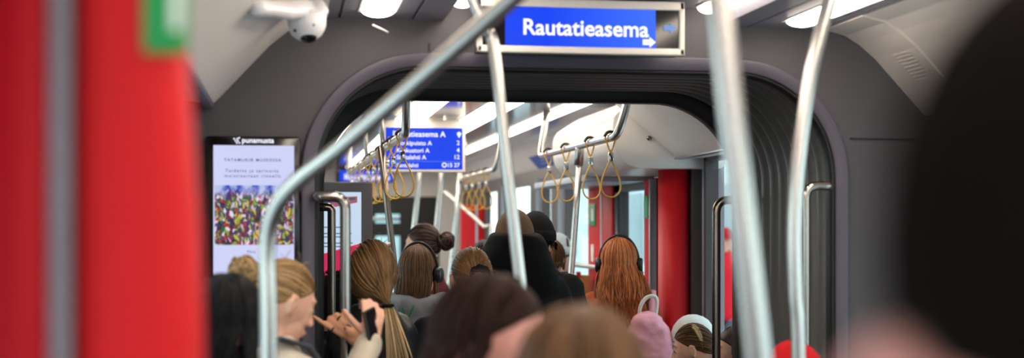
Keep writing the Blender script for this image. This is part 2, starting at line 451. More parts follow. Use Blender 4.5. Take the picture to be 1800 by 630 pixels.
# ------------------------------------------------------------------ station sign
def plate(mb, px0, py0, px1, py1, Y, th=.004):
    a = P(px0, py1, Y); b = P(px1, py0, Y)
    # keep it square to the tram: heights from the mean column
    za = P((px0 + px1) / 2, py1, Y).z; zb = P((px0 + px1) / 2, py0, Y).z
    mb.box((a.x, Y - th, za), (b.x, Y, zb)); return (a.x, za, b.x, zb)
Y = 4.30
a, b = P(838, 96, Y), P(1202, 96, Y); z0 = P(1020, 95, Y).z; z1 = 2.352
t = thing('station_sign', 'wide blue lit sign reading Rautatieasema in cream frame above the gangway', 'sign', ((a.x + b.x) / 2, Y, z0))
x0, x1 = a.x, b.x
MB().box((x0 + .006, Y + .004, z0 + .006), (x1 - .006, Y + .10, z1)).build('housing', 'housing', t)
f = MB(); fw = .021
f.box((x0, Y - .012, z0), (x1, Y + .02, z0 + fw), .004); f.box((x0, Y - .012, z1 - .026), (x1, Y + .02, z1), .004)
f.box((x0, Y - .012, z0), (x0 + fw * .8, Y + .02, z1), .004); f.box((x1 - fw * .8, Y - .012, z0), (x1, Y + .02, z1), .004)
f.build('frame', 'sign_frame', t)
MB().box((x0 + .012, Y - .002, z0 + .012), (x1 - .012, Y + .003, z1 - .018)).build('black_glass', 'bezel', t)
q = MB(); e = plate(q, 888, 12, 1152, 83.5, Y - .003); q.build('lit_panel', 'screen_blue', t)
tl = P(918, 63, Y - .01); text('lettering', 'Rautatieasema', (tl.x, Y - .009, P(1020, 63, Y).z), .0685, 'txt_white', t, bold=.0013, space=1.0)
def arrow(cx, cz, s, y, m, par):
    MB_ = MB(); slab(MB_, [(cx - s, cz - s * .42), (cx + s * .05, cz - s * .42), (cx + s * .05, cz - s * .8), (cx + s, cz), (cx + s * .05, cz + s * .8), (cx + s * .05, cz + s * .42), (cx - s, cz + s * .42)], y - .002, y)
    MB_.build('arrow', m, par)
c = P(1140, 75, Y); arrow(c.x, c.z, .0205, Y - .008, 'txt_white', t)
c = P(1177, 50, Y); arrow(c.x, c.z, .020, Y - .004, 'txt_ghost', t)  # arrow reflection on the black glass, put in as a faint glowing shape

# ------------------------------------------------------------------ advertising screen on the portal wall
Y = 4.47
a, b = P(362, 240, Y), P(528, 240, Y); zt = P(445, 240, Y).z; zb = P(445, 540, Y).z
t = thing('advertising_screen', 'portrait advertising screen with black bezel on the dark gangway wall', 'screen', ((a.x + b.x) / 2, Y, zb))
MB().box((a.x, Y - .012, zb), (b.x, Y + .03, zt), .008).build('bezel', 'bezel', t)
q = MB(); plate(q, 375, 256, 517, 522, Y - .0125, .001); d = q.build('display', 'screen_lilac', t)
q = MB(); plate(q, 377.5, 326, 516, 431, Y - .0138, .0006); q.build('picture', 'meadow_picture', t)
yy = Y - .0142
def tx(name, s, px, py, h, m, par, **k): w = P(px, py, yy); return text(name, s, (w.x, yy, w.z), h, m, par, **k)
tx('logo_text', 'punamusta', 425, 251, .0225, 'txt_white', t, bold=.0004)
q = MB(); c = P(416, 248, yy)
for dx, dz in ((-.0075, .0065), (.002, .0065), (.0075, .0095), (-.003, .0005), (.004, 0), (.0005, -.006), (.0085, -.006)):
    q.box((c.x + dx - .0022, yy - .001, c.z + dz - .0022), (c.x + dx + .0022, yy, c.z + dz + .0022))
q.build('logo_mark', 'txt_white', t)
tx('headline', 'TATAMURI® MUSEOSSA', 444, 284, .0128, 'txt_violet', t, align='CENTER', space=1.32, bold=.0002)
tx('tagline', 'Taidetta ja tarinoita', 443, 303, .0135, 'txt_violet', t, align='CENTER', space=1.4, bold=.0002)
tx('tagline', 'muistisairaan rinnalla', 444, 312, .0135, 'txt_violet', t, align='CENTER', space=1.4, bold=.0002)
tx('footnote', 'Pääsy', 434, 445, .0115, 'txt_violet', t, space=1.1)

# ------------------------------------------------------------------ dome camera
c = P(539, 40, 4.1)
t = thing('mounted_dome_camera', 'small white dome security camera under the left cove', 'camera', tuple(c))
mb = MB(); rr = []
for r, z in [(.052, .028), (.055, .024), (.055, -.005), (.0535, -.012), (.050, -.022), (.042, -.036), (.03, -.046), (.022, -.05)]:
    rr.append([c + V((r * cos(2 * pi * k / 32), r * sin(2 * pi * k / 32), z)) for k in range(32)])
mb.loft(rr); mb.build('body', 'white_plastic', t)
MB().ell(c + V((.004, -.012, -.036)), (.027, .027, .024), 20, 12).build('lens', 'lens', t)
for ang, zz in ((-2.3, -.028), (-1.2, -.012)):
    MB().ell(c + V((.050 * cos(ang), .050 * sin(ang), zz)), (.005, .005, .005), 8, 6).build('sensor', 'dark', t)
# bracket hugging the cove
mb = MB(); 
mb.limb([c + V((.03, .0, .042)), c + V((-.01, .0, .044)), P(505, 20, 3.85), P(478, 16, 3.62), P(455, 14, 3.48)], [.028, .030, .024, .020, .022], 14)
mb.limb([c + V((.035, .0, .034)), c + V((-.04, .0, .034))], [.028, .028], 12)
mb.remesh('bracket', 'white_plastic', .005, t, smooth=6)
for px, py, in ((556, 13), (492, 13), (466, 12)):
    w = P(px, py, yy); MB().ell(w, (.007, .004, .005), 10, 6).build('screw', 'chrome', t)

# ------------------------------------------------------------------ red door pillar beside the camera
Yp = 1.30
t = thing('door_pillar', 'blurred bright red door pillar close to the camera with green sticker', 'pillar', (-.13, Yp, 0))
def colm(x0, x1, y0, y1, z0, z1, r):
    mb = MB(); n = 6; pts = []
    for cx, cy, a0 in ((x1 - r, y0 + r, -pi / 2), (x1 - r, y1 - r, 0), (x0 + r, y1 - r, pi / 2), (x0 + r, y0 + r, pi)):
        pts += [(cx + r * cos(a0 + pi / 2 * k / n), cy + r * sin(a0 + pi / 2 * k / n)) for k in range(n + 1)]
    mb.loft([[V((x, y, z0)) for x, y in pts], [V((x, y, z1)) for x, y in pts]])
    return mb
mb = colm(-.187, -.082, Yp, Yp + .16, 0, 2.30, .035); base_ = mb.v[:28]; rings = []
for zz, dx in ((0, .004), (1.55, .004), (1.65, .001), (1.74, -.005), (1.84, -.012), (2.0, -.018), (2.30, -.022)):
    rings.append([V((x + dx * (x + .187) / .105, y, zz)) for x, y, _ in base_])
MB().loft(rings).build('column', 'red_paint', t)
MB().box((-.206, Yp - .002, 0), (-.187, Yp + .10, 2.28), .004).build('edge_strip', 'strip_grey', t)
colm(-.318, -.205, Yp - .02, Yp + .08, 0, 2.25, .03).build('side_panel', 'red_dark', t)
w = P(300, 35, Yp)
st = MB().box((w.x - .024, Yp - .004, w.z - .030), (w.x + .015, Yp + .002, w.z + .06), .002).build('sticker', 'green_sign', t)
MB().box((w.x + .000, Yp - .006, w.z - .010), (w.x + .010, Yp - .003, w.z + .05), .001).build('pictogram', 'sign_white', st)

# ------------------------------------------------------------------ grab poles
def pole(label, pts, r=.0175, m='steel', name='grab_pole', cat='pole', n=6, sp=True, flange=None):
    path = spline(pts, n) if sp else pts
    t = thing(name, label, cat, tuple(path[0]), 'steel grab poles' if name == 'grab_pole' else None)
    MB().tube(path, r, 16).build('tube', m, t)
    for p, ax in (flange or []):
        p = V(p); mb = MB(); ax = V(ax).normalized()
        mb.tube([p, p + ax * .008, p + ax * .02], [r * 2.0, r * 2.0, r * 1.35], 16); mb.build('flange', m, t)
    return t
# bent pole, left
base = P(472, 630, 2.9); x = base.x
pts = [V((x, 2.9, 0)), V((x, 2.9, 1.0)), V((x, 2.9, 1.45)), P(470, 436, 2.9), P(484, 368, 2.88), P(524, 318, 2.84), P(600, 258, 2.78), P(760, 120, 2.64), P(900, -2, 2.52)]
d = (pts[-1] - pts[-2]); pts.append(pts[-1] + d * ((2.31 - pts[-1].z) / d.z))
pole('bent steel grab pole rising and leaning right across the left foreground', pts, .0172, flange=[((x, 2.9, .0), (0, 0, 1))])
# leaning pole, middle
a = P(912, 475, 3.6); b = P(868, 88, 3.6); d = (a - b); foot = a + d * (a.z / -d.z); foot.z = 0
pts = [foot, a + (foot - a) * .5, a, b + (a - b) * .5, b, P(856, 55, 3.6), P(838, 18, 3.6), P(826, -10, 3.6)]; d = pts[-1] - pts[-2]; pts.append(pts[-1] + d * ((2.355 - pts[-1].z) / d.z))
pole('slim steel grab pole in front of the sign, bent left at its top', pts, .0165, flange=[(foot, (0, 0, 1))])
# nearest leaning pole
a = P(1333, 630, 1.9); b = P(1264, 0, 1.9); d = b - a
top = b + d * ((2.31 - b.z) / d.z); foot = a - d * (a.z / d.z)
pole('thick blurred steel pole nearest the camera, crossing the right gangway corner', [foot, a, b, top], .0185, n=3, flange=[(foot, (0, 0, 1))])
# bowed pole
pts = [P(1458, 0, 3.2), P(1425, 130, 3.2), P(1404, 280, 3.2), P(1396, 400, 3.2), P(1398, 520, 3.2), P(1403, 630, 3.2)]
d = pts[0] - pts[1]; pts.insert(0, pts[0] + d * ((2.31 - pts[0].z) / d.z)); f = pts[-1].copy(); f.z = 0; f.x += .01; pts += [(pts[-1] + f) / 2 , f]
pole('bowed steel grab pole standing before the right side of the gangway frame', pts, .0172, flange=[(f, (0, 0, 1))])

# grab handles on the gangway frames
def handle(label, pa, px_down, Y, Yattach, r, m, bottom=.85):
    a = P(pa[0], pa[1], Yattach); c_ = P(px_down, pa[1], Y)
    c_.z = a.z; a2 = V((a.x, Y, a.z))
    lo = V((c_.x, Y, bottom)); b2 = V((a.x, Y, bottom))
    path = corner([a, a2, V((c_.x, Y, a.z)), lo, b2, V((a.x, Yattach, bottom))], .055, 8)
    t = thing('grab_rail', label, 'grab rail', tuple(lo), 'grab handles on the gangway edges')
    MB().tube(path, r, 16).build('tube', m, t)
    return t
handle('steel grab handle on the left gangway edge held by a tattooed hand', (556, 346), 607, 4.43, 4.475, .0165, 'steel_handle')
handle('dark bronze grab handle inside the left end of the bellows', (562, 365), 583, 5.32, 5.42, .0155, 'steel_dark')
handle('steel grab handle bent out from the right gangway edge', (1452, 328), 1416, 4.42, 4.47, .0145, 'steel_handle')
handle('dark bronze grab handle at the far right corner of the bellows', (1289, 353), 1259, 5.30, 5.42, .0165, 'steel_dark')
# ------------------------------------------------------------------ strap rails and hand straps in the far car
def rail(label, xa, ya, xb, yb, z, drops, bend=.13, bx=0):
    t = thing('strap_rail', label, 'rail', (xa, ya, z), 'overhead strap rails')
    a, b = V((xa, ya, z)), V((xb, yb, z))
    path = corner([V((xa + bx, ya - bend * .4, 2.31)), V((xa + bx * .6, ya - .04, z + .12)), a, b, V((xb + bx * .6, yb + .05, z + .13)), V((xb + bx, yb + .05, 2.31))], .07, 8)
    MB().tube(path, .0185, 14).build('tube', 'steel', t)
    for k in drops:
        p = a.lerp(b, k)
        MB().tube([p, p + V((-.01, -.02, .12)), p + V((-.02, -.03, 2.31 - z))], .013, 12).build('bracket', 'steel', t)
    return t
ZR = 2.05
rail('long overhead strap rail on the left of the far car', .51, 6.05, .475, 10.6, ZR, [.28, .56])
rail('overhead strap rail in the near right of the far car', 1.44, 6.08, 1.41, 7.82, ZR, [], bx=.05)
rail('small distant strap rail below the far right cove', 1.44, 9.75, 1.42, 11.6, ZR, [], bx=.05)
def make_strap():
    t = thing('hand_strap', 'x', 'hand strap')
    mb = MB(); pts = []
    # small loop round the rail, crossing into the clip
    for k in range(21):
        a = radians(-40 + 260 * k / 20); pts.append(V((.0250 * cos(a), .001 * sin(3 * a), .0250 * sin(a))))
    pts = [V((-.004, 0, -.07)), V((.008, 0, -.05))] + pts + [V((-.008, 0, -.05)), V((.004, 0, -.07))]
    mb.tube(spline(pts, 2), .0038, 8)
    # tear-drop grip
    tear = []
    for k in range(41):
        u = k / 40 * 2 * pi
        z = -.178 + .088 * cos(u); w = .060 * sin(u) * (sin(u / 2) ** 1.3)
        tear.append(V((w, .006 * sin(u * 2), z)))
    mb.tube(tear, .0039, 8)
    mb.build('cord', 'strap_yellow', t)
    sl = [V((.0275 * cos(radians(a)), 0, .0275 * sin(radians(a)))) for a in range(20, 171, 10)]
    MB().tube(sl, .0068, 8).build('sleeve', 'dark', t)
    MB().box((-.011, -.008, -.105), (.011, .008, -.066), .003).build('clip', 'chrome', t)
    return t
proto = make_strap(); used = False
def strap(p, yaw, label, group, sc=1, swing=0):
    global used
    if not used: r = proto; used = True
    else:
        r = proto.copy(); COL.objects.link(r)
        for ch in list(proto.children):
            c = ch.copy(); COL.objects.link(c); c.parent = r
    r.location = p; r.rotation_euler = (0, swing, yaw); r.scale = (sc, sc, sc)
    r['label'] = label; r['group'] = group; r['category'] = 'hand strap'
ords = ['nearest', 'second', 'third', 'fourth', 'fifth', 'sixth', 'seventh', 'eighth', 'farthest']
for i, y in enumerate([6.22, 6.72, 7.06, 7.5, 8.0, 8.55, 9.1, 9.65, 10.2]):
    k = (y - 6.05) / 4.55
    strap(V((.51 - .035 * k, y, ZR)), random.uniform(-.3, .3), '%s yellow hand strap along the left rail of the far car' % ords[i], 'straps on the left rail', 1.0, random.uniform(-.05, .05))
labs = ['yellow strap nearest the rail bend, right of the rail post', 'yellow strap just right of the post under the rail', 'yellow strap just left of the post under the rail', 'yellow strap at the far left end of the right rail']
for i, y in enumerate([6.20, 6.60, 7.14, 7.58]):
    strap(V((1.44 - .03 * (y - 6.08) / 1.74, y, ZR)), random.uniform(-.25, .25), labs[i], 'straps on the near right rail', 1.0, random.uniform(-.04, .04))
labs = ['tiny far strap nearest the bend of the distant rail', 'second tiny strap from the bend of the distant rail', 'third tiny strap from the bend of the distant rail', 'tiny strap at the far end of the distant rail']
for i, y in enumerate([10.15, 10.5, 10.85, 11.2]):
    strap(V((1.44 - .02 * (y - 9.75) / 1.85, y, ZR)), random.uniform(-.12, .12), labs[i], 'straps on the distant rail', 1.0, 0)
# far car poles
def fpole(label, a, b, Y, r=.0165, m='steel', ztop=None):
    A, B = P(*a, Y), P(*b, Y); d = B - A
    if d.z > 0: A, B = B, A; d = -d
    foot = A + d * (A.z / -d.z); 
    if ztop is not None: A = A - d * ((ztop - A.z) / d.z) * -1 if False else A + d * ((ztop - A.z) / d.z)
    return pole(label, [A, A.lerp(foot, .33), A.lerp(foot, .66), foot], r, m, n=2)
t = fpole('steel pole joined by a sleeve under the right strap rail', (1020, 270), (1005, 470), 6.84, .0155, 'steel', ztop=2.035)
w = P(1019, 262, 6.84); 
mb = MB(); mb.tube([V((w.x + .002, 6.84, 2.06)), V((w.x, 6.84, 2.035)), V((w.x - .006, 6.84, 1.955))], [.021, .0225, .0225], 14); mb.build('joint_sleeve', 'steel', t)
t = fpole('leaning steel pole beside the far information screen', (668, 250), (690, 440), 6.85, .0165, 'steel_dark', ztop=2.04)
w = P(679, 431, 6.85); MB().box((w.x - .05, 6.83, w.z - .012), (w.x + .02, 6.87, w.z + .012), .004).build('clamp', 'steel', t)
fpole('first pale distant pole below the timetable screen, leftmost of three', (738, 305), (729, 391), 10.2, .02, 'steel', ztop=2.31)
fpole('middle pale distant pole below the timetable screen', (776, 305), (766, 420), 10.0, .02, 'steel', ztop=2.31)
fpole('distant pole carrying the far end of the small strap rail', (808, 320), (796, 437), 11.55, .02, 'steel', ztop=2.06)
pole('diagonal distant steel bar sloping down behind the shaved head', [P(782, 338, 13.0), P(810, 362, 12.7), P(852, 400, 12.2), P(864, 422, 12.1), V((P(866, 430, 12.1).x, 12.1, .0))], .018, name='grab_bar', cat='bar', n=3)
# ------------------------------------------------------------------ timetable screen
Y = 8.5
a, b = P(673, 260, Y), P(818, 260, Y); zb, zt = P(745, 303, Y).z, P(745, 211, Y).z
t = thing('timetable_screen', 'blue ceiling-hung timetable screen listing stops in the far car', 'screen', ((a.x + b.x) / 2, Y, zb))
MB().box((a.x, Y, zb), (b.x, Y + .09, zt), .008).build('frame', 'sign_frame', t)
MB().box(((a.x + b.x) / 2 - .12, Y + .03, zt - .01), ((a.x + b.x) / 2 + .12, Y + .08, 2.37), .004).build('ceiling_mount', 'sign_frame', t)
q = MB(); plate(q, 678, 225, 813, 298, Y - .001, .002); q.build('display', 'screen_blue_flat', t)
yy = Y - .0045
def tx8(name, s, px, py, h, al='LEFT', bold=.0004): 
    w = P(px, py, yy); return text(name, s, (w.x, yy, w.z), h, 'txt_white', t, bold=bold, align=al)
tx8('stop_name', 'Rautatieasema A', 690, 240, .047, bold=.0006)
tx8('stop_name', 'Koskipuisto A', 697, 255, .037); tx8('minutes', '2', 808, 255, .037, 'RIGHT')
tx8('stop_name', 'Keskustori A', 697, 268, .037); tx8('minutes', '4', 808, 268, .037, 'RIGHT')
tx8('stop_name', 'Santalahti A', 697, 280, .037); tx8('minutes', '12', 808, 280, .037, 'RIGHT')
tx8('destination', 'Santalahti', 697, 294, .034); tx8('clock_time', '15 27', 808, 294, .034, 'RIGHT')
q = MB(); a = P(688, 283.6, yy); b = P(809, 283.6, yy); q.box((a.x, yy - .001, a.z - .001), (b.x, yy, a.z + .001)); q.build('divider', 'txt_ghost', t)
q = MB(); c = P(781, 290.5, yy); q.tube([c + V((.012 * cos(k * pi / 10), 0, .012 * sin(k * pi / 10))) for k in range(20)], .003, 6, closed=True); q.build('clock_icon', 'txt_white', t)
q = MB(); c = P(807, 236, yy); slab(q, [(c.x + .013 * cos(k * pi / 8), c.z + .013 * sin(k * pi / 8)) for k in range(9)] + [(c.x, c.z - .024)], yy - .001, yy); q.build('pin_icon', 'txt_white', t)
# distant repeat of the station sign
Y = 15.6
a, b = P(590, 310, Y), P(692, 310, Y); zb, zt = P(640, 321, Y).z, P(640, 298, Y).z
t = thing('station_sign', 'distant blue station sign left of the timetable screen', 'sign', ((a.x + b.x) / 2, Y, zb))
MB().box((a.x, Y, zb), (b.x, Y + .12, 2.40), .006).build('housing', 'bezel', t)
q = MB(); plate(q, 597, 300, 690, 319, Y - .001, .002); q.build('lit_panel', 'screen_blue_flat', t)
w = P(605, 316, Y); text('lettering', 'Rautatieasema', (w.x, Y - .006, w.z), .085, 'txt_white', t, bold=.002)
# ------------------------------------------------------------------ far information screen
Y = 7.0
a, b = P(545, 320, Y), P(655, 320, Y); zt = P(600, 320, Y).z
t = thing('information_screen', 'grey framed information screen showing a red tram, left in the far car', 'screen', ((a.x + b.x) / 2, Y, 0))
MB().box((.0, Y, 0), (b.x, Y + .07, zt), .008).build('housing', 'housing', t)
q = MB(); plate(q, 548, 338, 635, 500, Y - .001, .002); q.build('display', 'screen_pale', t)
yy = Y - .004
c0 = P(560, 360, yy); c1 = P(628, 352, yy); q = MB()
slab(q, [(c0.x - .03, c0.z - .035), (c1.x, c1.z - .012), (c1.x, c1.z + .018), (c0.x + .06, c0.z + .035), (c0.x - .03, c0.z + .03)], yy - .001, yy); q.build('tram_picture', 'tram_red', t)
q = MB(); slab(q, [(c0.x - .02, c0.z + .0), (c1.x - .01, c1.z + .002), (c1.x - .01, c1.z + .012), (c0.x + .055, c0.z + .026), (c0.x - .02, c0.z + .022)], yy - .002, yy - .001); q.build('tram_windows', 'tram_dark', t)
for s, px, py, h in (('Kysy apua', 568, 402, .022), ('kuljettajalta tai', 568, 411, .017), ('asiakaspalvelusta', 568, 418, .017), ('joka päivä', 568, 427, .017)):
    pass
q = MB()
for py, w0, w1 in ((400, 566, 604), (411, 566, 618), (417, 566, 612), (428, 566, 620), (434, 566, 608)):
    a = P(w0, py, yy); b = P(w1, py, yy); q.box((a.x, yy - .001, a.z - .003), (b.x, yy, a.z + .003))
q.build('text_lines', 'txt_grey', t)
q = MB(); a = P(548, 500, yy); b = P(635, 446, yy); slab(q, [(a.x, a.z), (b.x, a.z), (b.x, P(635, 428, yy).z), (a.x, P(548, 452, yy).z)], yy - .001, yy); q.build('red_banner', 'screen_red', t)
# ------------------------------------------------------------------ far car right side: door bay, cabinet, stickers
# header cabinet over the door
t = thing('header_cabinet', 'rounded white overhead cabinet above the far door with a small lock', 'cabinet', (1.6, 7.2, 1.93))
prof_ = corner([V((1.90, 0, 2.285)), V((1.68, 0, 2.285)), V((1.505, 0, 2.17)), V((1.51, 0, 2.0)), V((1.60, 0, 1.925)), V((2.06, 0, 1.925)), V((2.06, 0, 2.30))], .05, 5)
rings = []
for y, k in ((6.455, .985), (6.46, .995), (6.475, 1.0), (7.95, 1.0), (7.96, .99)):
    c = V((1.75, 0, 2.11)); rings.append([V((c.x + (p.x - c.x) * k, y, c.z + (p.z - c.z) * k)) for p in prof_])
MB().loft(rings).build('body', 'panel_white', t)
w = P(1141, 243, 6.45); MB().tube([w + V((0, .01, 0)), w + V((0, -.006, 0))], [.012, .011], 14).build('lock', 'steel_dark', t)
# red rounded pillar
t = thing('door_pillar', 'rounded bright red pillar under the white overhead cabinet', 'pillar', (1.875, 6.62, 0))
colm(1.775, 1.908, 6.52, 6.70, 0, 1.925, .064).build('column', 'red_deep', t)
MB().box((1.906, 6.525, 0), (1.97, 6.74, 1.93), .006).build('side_post', 'post_dark', t)
# door bay
t = thing('tram_door', 'glazed far door between red panels, right of the red-haired passenger', 'door', (2.0, 7.6, 0))
MB().box((1.93, 7.40, 0), (2.0, 7.52, 1.91), .006).build('leaf_edge', 'red_paint', t)
MB().box((1.925, 7.385, 0), (1.965, 7.402, 1.91), .003).build('edge_strip', 'alu', t)
w = P(1154, 398, 7.40); s_ = MB().box((1.924, 7.42, 1.70), (1.931, 7.50, 1.82), .002).build('sticker', 'green_sign', t)
fr = MB(); fr.box((1.97, 7.54, 0), (2.03, 7.66, 1.92)); fr.box((1.97, 8.27, 0), (2.03, 8.40, 1.92)); fr.box((1.97, 7.54, 1.86), (2.03, 8.40, 1.92)); fr.box((1.97, 7.54, 0), (2.03, 8.40, .25))
fr.build('frame', 'dark', t)
MB().box((1.998, 7.66, .25), (2.004, 8.27, 1.86)).build('glass_pane', 'glass', t)
MB().tube([V((1.965, 8.285, .3)), V((1.965, 8.285, 1.85))], .012, 10).build('inner_strip', 'alu', t)
t = thing('door_panel', 'red panel with green sticker beyond the far door glass', 'panel', (1.99, 8.75, 0))
MB().box((1.955, 8.40, 0), (2.03, 8.68, 1.96), .012).build('near_leaf', 'red_deep', t)
MB().box((1.95, 8.675, 0), (1.99, 8.70, 1.96), .003).build('seam_strip', 'alu', t)
MB().box((1.955, 8.695, 0), (2.03, 9.09, 1.96), .012).build('far_leaf', 'red_paint', t)
s_ = MB().box((1.948, 8.84, 1.66), (1.956, 9.02, 1.80), .003).build('sticker', 'green_sign', t)
MB().box((1.945, 8.87, 1.69), (1.9485, 8.95, 1.77), .001).build('pictogram', 'sign_white', s_)
MB().box((1.95, 8.90, 1.43), (1.956, 8.97, 1.54), .001).build('worn_sticker', 'sign_white', t)
MB().box((1.93, 7.3, 1.93), (2.2, 9.09, 2.04)).build('trim_8', 'red_deep', kind='structure')
MB().box((1.60, 7.50, 1.90), (1.98, 9.09, 1.935), .004).build('trim_9', 'post_blue', kind='structure')
MB().box((2.03, 6.5, 0), (2.06, 7.55, 2.1)).build('wall_door_side', 'wall_grey', kind='structure')
pole('horizontal steel rail across the far door and window', [V((1.92, 7.55, 1.40)), V((1.92, 8.4, 1.40)), V((1.92, 9.2, 1.40)), V((1.95, 9.9, 1.40))], .016, name='safety_rail', cat='rail', n=2)
# blue route band on the cove
def on_cove(s, y, off=.004):
    a, b = V((1.95, 0, 2.218)), V((2.118, 0, 2.038)); p = a.lerp(b, s); n = V((-.73, 0, -.68)); p = p + n * off; p.y = y; return p
mb = MB(); mb.loft([[on_cove(s, y, o) for s, o in ((.01, .002), (.5, .003), (.97, .002))] for y in (10.15, 11.35)], closed=False)
t = thing('route_sticker', 'blue route band sticker curving down the white cove', 'sticker', (2.03, 10.7, 2.1))
mb.build('band', 'blue_band', t)
mb = MB()
for i in range(7):
    s = .08 + i * .125
    mb.loft([[on_cove(s, y, .0045), on_cove(s + .045, y, .0045)] for y in (10.45, 10.45 + .45 + .1 * (i % 3))], closed=False)
mb.build('text_lines', 'pale_blue', t)
# distant red door panels on the right
t = thing('door_panel', 'distant pair of red door leaves below the small strap rail', 'panel', (1.8, 14.5, 0))
MB().box((1.78, 14.4, 0), (1.94, 14.5, 1.88), .01).build('near_leaf', 'red_deep', t)
MB().box((1.94, 14.4, 0), (2.02, 14.5, 1.88), .01).build('far_leaf', 'red_paint', t)
MB().box((1.93, 14.39, 0), (1.945, 14.41, 1.88)).build('seam_strip', 'alu', t)
# paper notice by the far door
w = P(1024, 490, 8.9); t = thing('paper_bag', 'small tan paper bag below the far window beside a red tag', 'bag', (w.x, 8.9, 0))
MB().box((w.x - .04, 8.86, w.z - .12), (w.x + .045, 9.0, w.z + .02), .004).build('bag_body', mat('kraft', 'b58a52', .8, var=.1, bump=.2), t)
MB().box((w.x - .05, 8.85, w.z + .01), (w.x - .02, 8.87, w.z + .045), .003).build('red_tag', 'red_deep', t)
MB().box((w.x - .06, 8.84, 0), (w.x + .06, 9.02, w.z - .118), .01).build('stand', 'post_dark', t)
# vent on the right cove end panel
t = thing('vent_grille', 'faint ribbed vent patch on the right beige cove', 'vent', (1.98, 4.3, 2.2))
def on_c(s, y, off): 
    a, b = V((1.95, 0, 2.218)), V((2.118, 0, 2.038)); p = a.lerp(b, s) + V((-.73, 0, -.68)) * off; p.y = y; return p
mb = MB()
for i in range(9):
    s = .02 + i * .055
    mb.loft([[on_c(s, y, .004), on_c(s + .015, y, .008), on_c(s + .03, y, .004)] for y in (4.25, 4.36)], closed=False)
mb.build('slats', 'cove_beige', t)

# ------------------------------------------------------------------ outside
mat('platform', 'bcbcb8', .9, var=.2, scale=6)
mat('facade_pale', 'd2e2e2', .8, var=.3, scale=.7)
mat('facade_teal', 'b4cccc', .7, var=.3, scale=.8)
mat('facade_dark', '8a9ca0', .4, var=.3, scale=1)
mat('facade_yellow', 'c9a23a', .7, var=.2, scale=2)
MB().box((2.4, -30, -.2), (40, 60, -.03)).build('pavement_right', 'platform', kind='structure')
MB().box((-40, -30, -.2), (-.5, 60, -.03)).build('pavement_left', 'platform', kind='structure')
MB().box((-.5, 17.4, -.2), (2.4, 60, -.03)).build('road', 'platform', kind='structure')
def building(label, x0, y0, x1, y1, h, m, face, rows=3, cols=5):
    t = thing('street_building', label, 'building', ((x0 + x1) / 2, (y0 + y1) / 2, -.03), 'buildings along the street')
    MB().box((x0, y0, -.03), (x1, y1, h)).build('wall', m, t)
    for r in range(rows):
        for c in range(cols):
            zz = .8 + r * (h - 1) / rows
            w = MB()
            if face == 'x':
                yy = y0 + (c + .5) * (y1 - y0) / cols; w.box((x0 - .06, yy - .9, zz), (x0 + .02, yy + .9, zz + 1.7), .02)
            else:
                xx = x0 + (c + .5) * (x1 - x0) / cols; w.box((xx - .9, y0 - .06, zz), (xx + .9, y0 + .02, zz + 1.7), .02)
            w.build('window', 'facade_dark', t)
building('pale street building seen through the far door glass', 8.5, 24, 16, 44, 9, 'facade_pale', 'x')
building('grey green street building behind the outside pedestrian', 9.5, 10, 17, 23, 8, 'facade_teal', 'x')
building('low building ahead seen through the far end window', -3, 45, 6, 52, 7, 'facade_teal', 'y', 2, 3)
mat('yellow_van', 'c9b070', .5, var=.05)
# ------------------------------------------------------------------ people
mat('skin', 'd9a58c', .5, var=.06, scale=30, sss=.06, bump=.03, bscale=300)
mat('skin_pink', 'd09488', .5, var=.07, scale=40, sss=.06)
mat('skin_tan', 'c48a68', .5, var=.06, scale=30, sss=.06)
for n, c, r in (('black', '0b0b0d', .85), ('navy', '12131f', .85), ('hoodie_grey', '9a9aa2', .95), ('rust', '9a4a22', .9), ('beige', 'b9ad9c', .9), ('brown_coat', '3a2c26', .9), ('red_jacket', 'd81e2c', .8),
                ('denim', '27324a', .9), ('trouser_black', '121215', .9), ('pink_cloth', 'eaa6b6', .9), ('scarf_pink', 'b98580', .95), ('burgundy', '5a1a28', .9), ('white_wool', 'dfe0dc', .95), ('grey_wool', 'c3ccd0', .95), ('red_wool', 'b01018', .95), ('dark_wool', '101013', .95), ('charcoal', '4a4c55', .9)):
    mat(n, c, r, var=.15, scale=25, bump=.25, bscale=260, spec=.25)
mat('puffer', '0d0d10', .5, var=.2, bump=.1, bscale=40)
mat('shoe', '1c1c20', .6, var=.2)
mat('ink', '2a2e3a', .6); mat('eye_white', 'ddd8d2', .2); mat('lash', '1a1210', .6); mat('lip', 'b8685f', .5)
def hairmat(n, c, isl=.5, rough=.42, spec=.35): mat(n, c, rough, var=.45, scale=40, island=isl, spec=spec, stretch=(3, 3, .4))
hairmat('hair_black', '0b090b', spec=.12); hairmat('hair_darkest', '120c09', rough=.8, spec=.05); hairmat('hair_brunette', '25140f', .35, rough=.6, spec=.1); hairmat('hair_brown', '5a412b', spec=.12); hairmat('hair_mid', '77563a')
hairmat('hair_blond', '7e5c3a'); hairmat('hair_light', '9c7a50', .35); hairmat('hair_ash', 'ab9068'); hairmat('hair_red', 'ab6030', .55); hairmat('hair_umber', '3c2620'); hairmat('hair_honey', '765635')
mat('buzz', '8d6a4a', .8, var=.35, scale=300, bump=.6, bscale=500)

